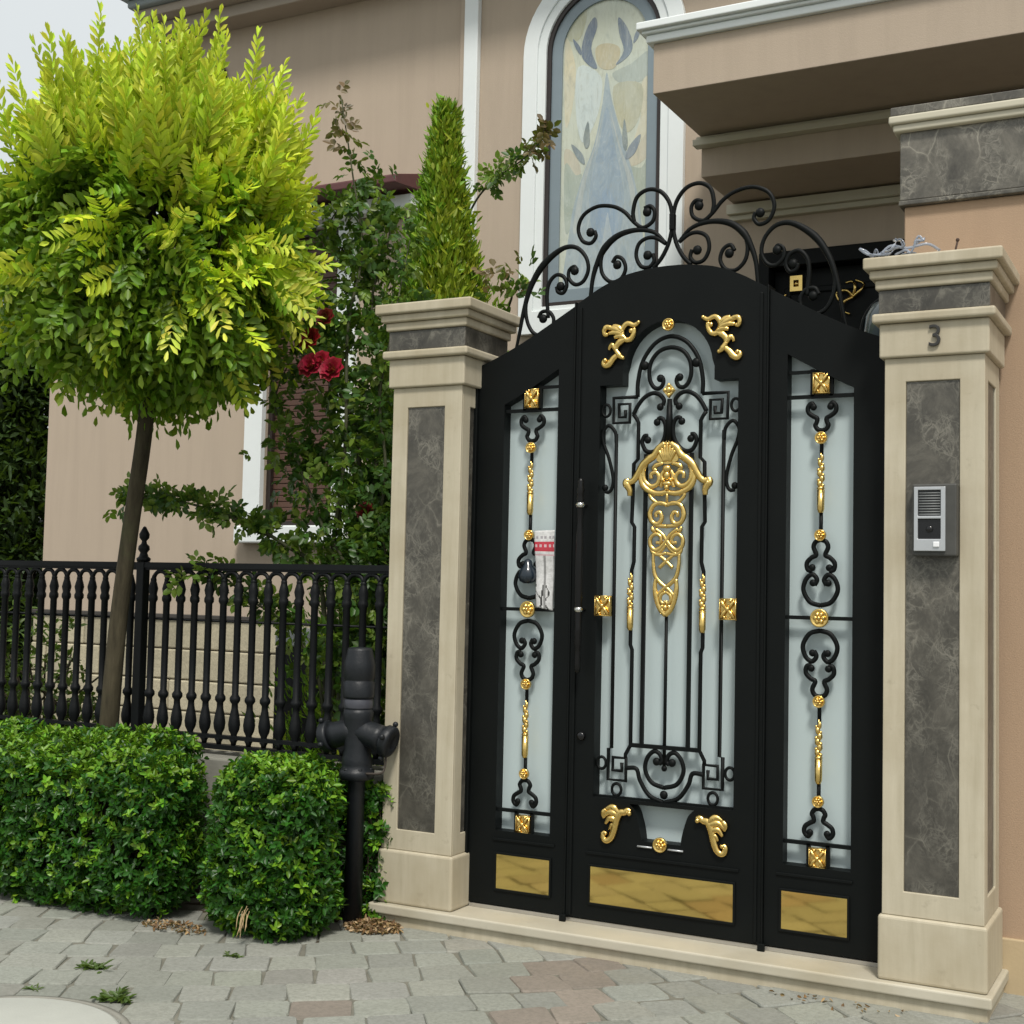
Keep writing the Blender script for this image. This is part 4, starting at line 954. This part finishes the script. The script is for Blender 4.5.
# ------------------------------------------------------------------ MOP-HEADED TREE
TX, TY = -3.80, -.10
tree = thing('mop_headed_tree', 'slim street tree with round yellow-green feathery crown above the fence', 'tree', (TX, TY, gz))
tp = [(TX, TY, gz), (TX+.02, TY, .35), (TX+.045, TY, .8), (TX+.075, TY, 1.2), (TX+.13, TY, 1.65), (TX+.195, TY, 2.1), (TX+.22, TY, 2.45), (TX+.24, TY, 2.75)]
m = MB(); q = spl(tp, 6); m.tube(q, list(np.interp(np.linspace(0, 1, len(q)), [0, .15, .5, .85, 1], [.066, .050, .042, .038, .042])), 14)
CC = np.array([TX+.20, TY+.02, 3.08]); CR_ = np.array([.72, .72, .77])
hub = np.array(tp[-1])
limbs = []
for k in range(26):
    d = rnd_dir(1)[0]; d[2] = d[2]*.7+.25; d = d/np.linalg.norm(d); e = CC+d*CR_*.72
    mid = hub*.45+e*.55+rng.normal(0, .05, 3); pts = spl([hub-np.array([0, 0, .25*rng.random()]), mid, e], 5); m.tube(pts, list(np.linspace(.022, .006, len(pts))), 6); limbs.append(e)
m.build('trunk', BARK, tree)
def fronds(n_sh, seed, sdfshape, kind):
    pass
Ps, Ds, Ns, Ls, Ws, Cs = [], [], [], [], [], []
nf = 2800
tips = rnd_dir(900); keep = []
for q_ in tips:                                               # branch tips spread evenly: foliage gathers round them, with gaps between
    if all(np.dot(q_, k_) < math.cos(.235) for k_ in keep): keep.append(q_)
keep = np.array(keep); pick = rng.integers(0, len(keep), nf)
dirs = unit(keep[pick]+rng.normal(0, .085, (nf, 3)))
tipr = rng.uniform(.84, 1.09, len(keep))[pick]
rad = rng.uniform(.58, 1.0, nf)**.7*tipr
bump = lump(dirs*1.0, 4.2, 5)*.07+lump(dirs, 9, 6)*.04
base = CC+dirs*CR_*(rad*(.87+bump))[:, None]
wid = 1+np.where(dirs[:, 0] < .1, .24, .17)*np.clip(-dirs[:, 2]*1.6, 0, 1)*(dirs[:, 2] > -.9); base[:, :2] = CC[:2]+(base[:, :2]-CC[:2])*wid[:, None]
base[:, 2] = np.where(dirs[:, 2] < -.72, np.maximum(base[:, 2], CC[2]-.72+rng.uniform(-.05, .05, nf)), base[:, 2])
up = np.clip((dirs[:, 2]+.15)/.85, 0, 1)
lit_side = np.clip(dirs[:, 0]*.55+dirs[:, 2]*.75+.1, 0, 1)  # upper right of the crown, where a sunlit yellow is painted into the leaves
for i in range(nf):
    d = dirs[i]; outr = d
    young_lit = rng.random() < (.05+1.0*lit_side[i]**.9)*(.25+.75*(rad[i] > .80))
    ax = unit(outr*.75+np.array([0, 0, (.95 if young_lit else -.10)*(.4+.6*up[i])-(.55 if up[i] < .25 else 0)])+rng.normal(0, .28, 3))
    Lf = rng.uniform(.22, .36) if young_lit else rng.uniform(.16, .26)
    npair = 9 if young_lit else 6
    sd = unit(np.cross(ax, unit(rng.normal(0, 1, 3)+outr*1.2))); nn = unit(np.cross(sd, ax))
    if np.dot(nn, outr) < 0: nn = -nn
    droop = .05 if young_lit else .35
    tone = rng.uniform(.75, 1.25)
    cb = (np.array([.55, .66, .035]) if rng.random() < .75 else np.array([.66, .72, .09])) if young_lit else (np.array([.15, .27, .018]) if rng.random() < .7 else np.array([.26, .38, .03]))*(1.4 if lit_side[i] > .5 else 1)  # old leaves on the upper right coloured brighter, as if sunlit
    for k in range(npair+1):
        t_ = (k+.7)/(npair+1); pos = base[i]+ax*Lf*t_-np.array([0, 0, droop*Lf*t_*t_])
        ll = (.080 if young_lit else .080)*(1-.45*abs(t_-.45))*rng.uniform(.85, 1.15); wl = ll*(.33 if young_lit else .44)
        for s in ((-1, 1) if k < npair else (0,)):
            dd = unit(ax*(.75 if young_lit else .45)+sd*s*.85+nn*rng.uniform(-.25, .35)-np.array([0, 0, droop*.9*t_]))
            Ps.append(pos); Ds.append(dd); Ns.append(nn+rng.normal(0, .25, 3)); Ls.append(ll); Ws.append(wl)
            Cs.append(cb*tone*(1+rng.uniform(-.12, .12, 3))*(1.0+.25*t_*(1 if young_lit else .4)))
def plume(p, ax, Lf, npair, col):
    sd = unit(np.cross(ax, unit(rng.normal(0, 1, 3)))); nn = unit(np.cross(sd, ax))
    for k in range(npair+1):
        t_ = (k+.6)/(npair+1); pos = p+ax*Lf*t_+nn*.03*t_*t_; ll = .095*(1-.55*max(0, t_-.25))*rng.uniform(.85, 1.15)
        for s_ in ((-1, 1) if k < npair else (0,)):
            for q_ in (0, 1):
                dd = unit(ax*(.75+.5*t_)+(sd if q_ == 0 else nn)*(s_ or .15)*.75+rng.normal(0, .12, 3))
                Ps.append(pos); Ds.append(dd); Ns.append((nn if q_ == 0 else sd)+rng.normal(0, .25, 3)); Ls.append(ll); Ws.append(ll*.30); Cs.append(col*(1+rng.uniform(-.12, .12, 3))*(.9+.3*t_))
for k in range(90):
    d = rnd_dir(1)[0]; d[2] = abs(d[2])*1.1+.15; d[0] += .25; d[1] -= .15; d = unit(d)
    if d[2] < .15: continue
    plume(CC+d*CR_*rng.uniform(.86, 1.02), unit(d*.45+np.array([0, 0, 1.0])+rng.normal(0, .12, 3)), rng.uniform(.24, .48), 10, np.array([.61, .71, .055])*rng.uniform(.85, 1.15))
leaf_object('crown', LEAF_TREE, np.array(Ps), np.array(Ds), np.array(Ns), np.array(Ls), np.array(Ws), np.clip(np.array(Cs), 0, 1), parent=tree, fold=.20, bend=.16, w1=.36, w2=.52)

# ------------------------------------------------------------------ THUJA behind the left pillar
tx, ty = -2.78, 1.35
th = thing('conical_conifer', 'narrow pointed conifer rising behind the left pillar', 'conifer', (tx, ty, gz))
m = MB(); m.tube([(tx, ty, gz), (tx, ty, 2), (tx, ty, 3.9)], [.07, .05, .01], 8); m.build('trunk', BARK, th)
n = 7500; z = rng.uniform(0, 1, n)**.8; zz = .1+z*4.02; R0 = .95*(1-z)**1.12+.004
a = rng.uniform(0, 6.283, n); rr = R0*rng.uniform(.55, 1.0, n)*(1+.16*np.sin(a*5+zz*4)+.13*np.sin(a*9-zz*7))
P = np.stack([tx+rr*np.cos(a), ty+rr*np.sin(a), zz], 1); O = np.stack([np.cos(a), np.sin(a), np.zeros(n)], 1)
Ps, Ds, Ns, Ls, Ws, Cs = [], [], [], [], [], []
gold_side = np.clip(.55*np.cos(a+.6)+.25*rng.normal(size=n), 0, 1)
for q in range(6):
    D = unit(O*.55+np.array([0, 0, 1.0])+rng.normal(0, .42, (n, 3)))
    Ps.append(P+rng.normal(0, .022, (n, 3))); Ds.append(D); Ns.append(O+rng.normal(0, .5, (n, 3))); Ls.append(rng.uniform(.035, .08, n)); Ws.append(rng.uniform(.012, .022, n))
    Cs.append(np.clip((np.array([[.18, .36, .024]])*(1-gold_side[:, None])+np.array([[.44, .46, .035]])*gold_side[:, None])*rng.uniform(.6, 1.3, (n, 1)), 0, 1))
leaf_object('crown', LEAF_ROSE, *(np.concatenate(x) for x in (Ps, Ds, Ns, Ls, Ws, Cs)), parent=th, fold=.15, bend=.1)

# ------------------------------------------------------------------ ROSE BUSH over the fence
RX, RY = -2.93, .62
rose = thing('climbing_rose', 'tall leggy rose bush with red blooms behind the iron fence', 'rose bush', (RX, RY, gz))
def a3(px, py, y): x, z = at(px, py, y); return (x, y, z)
stems = [
 [(RX, RY, gz), a3(334, 650, .62), a3(332, 560, .6), a3(345, 450, .58), a3(348, 330, .58), a3(362, 250, .6), a3(352, 170, .6), a3(341, 97, .6)],
 [(RX-.03, RY, gz), a3(325, 640, .62), a3(315, 570, .55), a3(285, 545, .45), a3(250, 525, .35), a3(205, 508, .25), a3(160, 498, .16), a3(118, 500, .10)],
 [(RX+.02, RY, gz), a3(345, 620, .62), a3(372, 500, .6), a3(380, 380, .62), a3(372, 300, .7), a3(390, 230, .75), a3(375, 190, .75)],
 [(RX+.05, RY, gz), a3(352, 640, .65), a3(360, 520, .66), a3(355, 430, .66), a3(330, 375, .6), a3(318, 350, .56), a3(320, 325, .56)],
 [(RX+.1, 2.3, gz), (RX+.05, 2.35, 1.6), a3(440, 290, 2.3), a3(470, 212, 2.1), a3(492, 182, 1.9), a3(522, 160, 1.7), a3(548, 134, 1.5)],
 [(RX+.03, RY, gz), a3(348, 600, .6), a3(320, 520, .5), a3(290, 440, .5), a3(275, 400, .52), a3(300, 340, .55)],
 [(RX-.02, RY, gz), a3(322, 700, .58), a3(300, 640, .5), a3(275, 615, .36), a3(250, 600, .30), a3(215, 572, .22), a3(180, 580, .16)],
 [(RX+.06, RY, gz), a3(365, 600, .62), a3(385, 480, .55), a3(380, 400, .5), a3(392, 330, .52), a3(410, 240, .7)],
 [(RX, RY+.1, gz), a3(340, 500, .8), a3(330, 380, .8), a3(355, 280, .8), a3(330, 230, .75), a3(345, 200, .7)],
 [(RX+.02, RY, gz), a3(358, 700, .6), a3(384, 620, .55), a3(386, 560, .5), a3(378, 520, .48)],
 [(-2.3, .9, gz), a3(480, 420, .9), a3(505, 320, .8), a3(512, 295, .7), a3(508, 285, .66)],
]
m = MB(); SP = []
for i, s_ in enumerate(stems):
    q = spl(s_, 10); m.tube(q, list(np.linspace(.017 if i < 4 else .012, .003, len(q))), 6); SP.append(np.array(q))
m.build('stems', simple('rose_stem', (.06, .065, .03), .8, 0, .3, 20, .2), rose)
Ps, Ds, Ns, Ls, Ws, Cs = [], [], [], [], [], []
def rose_leaf(p, d, size, col):
    """a compound leaf of five toothless oval leaflets"""
    d = unit(d); s_ = unit(np.cross(d, rng.normal(0, 1, 3)+np.array([0, 0, .4]))); nn = unit(np.cross(s_, d))
    if nn[2] < 0: nn = -nn
    for t_, sg in ((.45, -1), (.45, 1), (.8, -1), (.8, 1), (1.0, 0)):
        dd = unit(d*.55+s_*sg*.9+nn*rng.uniform(-.2, .2)-np.array([0, 0, .15])) if sg else d
        Ps.append(p+d*size*1.5*t_); Ds.append(dd); Ns.append(nn+rng.normal(0, .3, 3)); L_ = size*rng.uniform(.8, 1.15); Ls.append(L_); Ws.append(L_*.62)
        Cs.append(np.clip(np.array(col)*rng.uniform(.7, 1.3)*(1+rng.uniform(-.12, .12, 3)), 0, 1))
mid_g, lite_g, bronze = (.045, .105, .018), (.16, .25, .035), (.13, .085, .035)
for i, q in enumerate(SP):
    nq = len(q)
    for k in range(int(nq*.22), nq):
        f = k/nq
        dens = {0: 2, 1: 4, 2: 4, 3: 5, 4: 3, 5: 3, 6: 2, 7: 4, 8: 4, 9: 5, 10: 2}[i]
        if i == 4 and f < .62: dens = 0
        if i == 10 and f < .7: dens = 0
        if i == 1 and f < .35: dens = 1
        for _ in range(dens):
            d = rnd_dir(1)[0]*.9+np.array([0, 0, .25]); tip = f > .86
            col = bronze if (tip and i in (0, 4, 10)) else (lite_g if rng.random() < (.6 if i in (1, 4, 6) else .35) else mid_g)
            rose_leaf(q[k]+rng.normal(0, .02 if i in (0, 1, 4, 6) else .06, 3), d, rng.uniform(.036, .056), col)
for c, r, n in (((-2.72, .62, 1.75), (.17, .16, .75), 240), ((-2.92, .66, 2.72), (.22, .16, .30), 50), ((-2.78, .72, 3.10), (.30, .16, .28), 60), ((-3.1, .6, 2.15), (.22, .10, .30), 30), ((-3.12, .6, 1.95), (.20, .10, .32), 75), ((-2.60, .8, 1.3), (.18, .2, .8), 300), ((-2.62, .5, 1.05), (.26, .12, .5), 260)):
    for _ in range(n):
        p = np.array(c)+rnd_dir(1)[0]*np.array(r)*rng.random()**.4
        rose_leaf(p, rnd_dir(1)[0]+np.array([0, -.2, .2]), rng.uniform(.036, .060), lite_g if rng.random() < (.6 if c[2] > 2.5 else .3) else mid_g)
leaf_object('foliage', LEAF_ROSE, np.array(Ps), np.array(Ds), np.array(Ns), np.array(Ls), np.array(Ws), np.array(Cs), parent=rose, fold=.15, bend=.15)
for (px_, py_, yy, r, c) in ((311, 340, .36, .058, (.30, .004, .015)), (326, 319, .38, .05, (.16, .004, .012)), (312, 367, .34, .064, (.42, .008, .05)), (333, 371, .34, .064, (.40, .008, .045)), (322, 362, .36, .052, (.45, .01, .05)), (366, 512, .5, .045, (.13, .003, .010))):
    c0 = np.array(a3(px_, py_, yy)); Ps2, Ds2, Ns2, Ls2, Ws2, Cs2 = [], [], [], [], [], []
    for layer, (n_, tilt, L_) in enumerate(((5, .25, .55), (6, .6, .75), (7, 1.05, .95), (8, 1.5, 1.05))):
        for k in range(n_):
            a = k*2*math.pi/n_+layer*.5; rd = np.array([math.cos(a), -.0, math.sin(a)]); axd = np.array([.1, -.9, .35])
            s1 = unit(np.cross(axd, [0, 0, 1])); s2 = np.cross(s1, unit(axd)); rd = s1*math.cos(a)+s2*math.sin(a)
            Ps2.append(c0+rd*r*.12); Ds2.append(rd*math.sin(tilt)+unit(axd)*math.cos(tilt)); Ns2.append(unit(axd)*math.sin(tilt)-rd*math.cos(tilt)); Ls2.append(r*L_); Ws2.append(r*L_*1.05)
            Cs2.append(np.array(c)*rng.uniform(.75, 1.2))
    leaf_object('rose_bloom', PETAL, np.array(Ps2), np.array(Ds2), np.array(Ns2), np.array(Ls2), np.array(Ws2), np.clip(np.array(Cs2), 0, 1), parent=rose, fold=.28, bend=-.25)

# ------------------------------------------------------------------ dark evergreen beyond the house corner, shrubs in the garden
def evergreen(x, y, h, r, label, n, seed):
    t = thing('evergreen_tree', label, 'evergreen', (x, y, gz), 'dark evergreens beyond the house corner')
    m = MB(); m.tube([(x, y, gz), (x, y, h*.5), (x, y, h*.92)], [.12, .08, .02], 8); m.build('trunk', BARK, t)
    r2 = np.random.default_rng(seed); z = r2.uniform(0, 1, n); R0 = r*(1-z**2.2)*(.9+.1*np.sin(z*18)); a = r2.uniform(0, 6.283, n); rr = R0*r2.uniform(.6, 1, n)*(1+.15*np.sin(a*4+z*9))
    P = np.stack([x+rr*np.cos(a), y+rr*np.sin(a), gz+.05+z*h*.97], 1); O = np.stack([np.cos(a), np.sin(a), np.zeros(n)], 1)
    X = [[], [], [], [], [], []]
    for q in range(5):
        D = unit(O*.9+np.array([0, 0, .25])+r2.normal(0, .5, (n, 3)))
        for l, v in zip(X, (P+r2.normal(0, .03, (n, 3)), D, np.array([0, 0, 1.0])+r2.normal(0, .6, (n, 3)), r2.uniform(.10, .19, n), r2.uniform(.035, .06, n), np.array([[.030, .060, .014]])*r2.uniform(.5, 1.5, (n, 1)))): l.append(v)
    leaf_object('crown', LEAF_DARK, *(np.concatenate(v) for v in X), parent=t, fold=.15, bend=.1)
evergreen(-9.6, 4.6, 4.6, 1.25, 'dark evergreen standing nearest the pale house corner', 6500, 21)
evergreen(-11.6, 5.4, 5.0, 1.5, 'dark evergreen farther from the house, at the frame edge', 5500, 22)
evergreen(-8.3, 3.1, 1.5, .40, 'low dark evergreen bush at the foot of the house corner', 1500, 24)
def shrub(x, y, h, r, n, label, col):
    t = thing('garden_shrub', label, 'shrub', (x, y, gz))
    def sdf(P): return np.linalg.norm((P-np.array([x, y, gz+h/2]))/np.array([r, r, h/2]), axis=1)-1-.15*lump(P, 9, 4)
    P, G, d = sdf_points(sdf, np.array([x-r*1.2, y-r*1.2, gz]), np.array([x+r*1.2, y+r*1.2, gz+h*1.15]), n, .8)
    X = [[], [], [], [], [], []]
    for q in range(4):
        for l, v in zip(X, (P, unit(G*.5+rnd_dir(n)), np.array([0, 0, 1.])+rnd_dir(n)*.6, rng.uniform(.04, .075, n), rng.uniform(.02, .035, n), jitter_col(col, n, .4))): l.append(v)
    leaf_object('foliage', LEAF_ROSE, *(np.concatenate(v) for v in X), parent=t)
    m = MB()
    for k in range(12): m.tube(spl([(x+rng.normal(0, .02), y, gz), (x+rng.normal(0, r*.3), y+rng.normal(0, r*.3), gz+h*.4), (x+rng.normal(0, r*.5), y+rng.normal(0, r*.5), gz+h*.8)], 4), .006, 5)
    m.build('stems', BARK, t)
shrub(-5.25, .75, 1.28, .42, 420, 'loose light green shrub behind the fence near the frame edge', (.09, .15, .03))
shrub(-2.55, 1.0, 1.05, .26, 420, 'dark leafy shrub behind the fence, left of the stone pillar', (.05, .10, .02))
shrub(-2.95, 1.75, .95, .22, 260, 'bright green shrub behind the fence, beside the black box', (.11, .19, .03))

# ------------------------------------------------------------------ leaf litter and weeds
def litter(name, cx, cy, rx, ry, n, hgt, label):
    a = rng.uniform(0, 6.283, n); r = np.sqrt(rng.uniform(0, 1, n)); x = cx+rx*r*np.cos(a); y = cy+ry*r*np.sin(a)
    P = np.stack([x, y, gz+.012+hgt*(1-r)*rng.uniform(.2, 1, n)], 1); D = rnd_dir(n); D[:, 2] *= .35
    C = np.array([[.26, .14, .06], [.38, .25, .12], [.15, .08, .04], [.46, .33, .20]])[rng.integers(0, 4, n)]*rng.uniform(.6, 1.2, (n, 1))
    o = leaf_object(name, DRY, P, D, np.array([0, 0, 1.])+rng.normal(0, .5, (n, 3)), rng.uniform(.012, .03, n), rng.uniform(.007, .015, n), C, fold=.3, bend=.3)
    return tag(o, label, 'dry leaves', kind='stuff')
litter('dry_leaves', -2.15, -.13, .13, .10, 800, .035, 'heap of dry brown leaf bits at the foot of the hydrant')
litter('leaf_litter', -2.86, -.58, .18, .07, 170, .010, 'thin scatter of dry leaves between the two hedges')
litter('leaf_litter', -.16, -.12, .30, .05, 26, .004, 'few dry leaves on the paving near the right pillar')
def weed(px_, py_, n, size, label):
    d = _r2*(px_-512)/FPX-_u2*(py_-512)/FPX+_f; t_ = (gz-CAM[2])/d[2]; p = CAM+t_*d
    t = thing('weed', label, 'weed', (float(p[0]), float(p[1]), gz), 'weeds in the paving joints')
    a = rng.uniform(0, 6.283, n); D = np.stack([np.cos(a), np.sin(a), rng.uniform(.05, .8, n)], 1)
    leaf_object('blades', LEAF_ROSE, np.tile(p+np.array([0, 0, .001]), (n, 1))+np.stack([rng.normal(0, size*.55, n), rng.normal(0, size*.25, n), np.zeros(n)], 1), D, np.array([0, 0, 1.])+rng.normal(0, .3, (n, 3)), rng.uniform(size*.6, size*1.2, n), size*.28, jitter_col((.075, .12, .03), n, .35), parent=t)
weed(93, 969, 46, .05, 'spreading weed in a paving joint, midway between hedge and round cover')
weed(118, 1000, 60, .055, 'dense weed tuft at the rim of the round concrete cover')
weed(233, 957, 24, .035, 'tiny weed at the foot of the smaller hedge')
weed(34, 990, 14, .03, 'sparse weed in the joint beside the frame edge')

# ------------------------------------------------------------------ LIGHT
w = bpy.data.worlds.new('World'); S.world = w; w.use_nodes = True; nt = w.node_tree; bgn = nt.nodes['Background']
sky = nt.nodes.new('ShaderNodeTexSky'); sky.sky_type = 'NISHITA'; sky.sun_disc = False
SV = Vector((.45, -.75, 1.25)).normalized()
sky.sun_elevation = math.asin(SV.z); sky.sun_rotation = math.atan2(SV.x, SV.y); sky.dust_density = 4; sky.air_density = 1.2; sky.ozone_density = 1
# a thin even cloud layer over the blue, brighter overhead
tcw = nt.nodes.new('ShaderNodeTexCoord'); sep = nt.nodes.new('ShaderNodeSeparateXYZ'); nt.links.new(tcw.outputs['Generated'], sep.inputs[0])
rp = nt.nodes.new('ShaderNodeValToRGB'); e = rp.color_ramp.elements; e[0].position = 0; e[0].color = (.60, .65, .655, 1); e[1].position = 1; e[1].color = (1, 1, .97, 1)
nt.links.new(sep.outputs['Z'], rp.inputs[0])
sc_ = nt.nodes.new('ShaderNodeVectorMath'); sc_.operation = 'SCALE'; sc_.inputs['Scale'].default_value = 12.0; nt.links.new(rp.outputs[0], sc_.inputs[0])
mx = nt.nodes.new('ShaderNodeMix'); mx.data_type = 'RGBA'; mx.inputs[0].default_value = .8
nt.links.new(sky.outputs[0], mx.inputs[6]); nt.links.new(sc_.outputs[0], mx.inputs[7]); nt.links.new(mx.outputs[2], bgn.inputs[0]); bgn.inputs[1].default_value = .08
ld = bpy.data.lights.new('sun', 'SUN'); ld.energy = 2.5; ld.angle = R_(10); ld.color = (1, .96, .89)
lo_ = bpy.data.objects.new('sun', ld); COL.objects.link(lo_); lo_.rotation_euler = SV.to_track_quat('Z', 'Y').to_euler()
vs_ = S.view_settings; vs_.view_transform = 'Standard'; vs_.look = 'None'; vs_.gamma = 1; vs_.exposure = .31; vs_.use_curve_mapping = False
S.cycles.max_bounces = 8; S.cycles.use_denoising = True
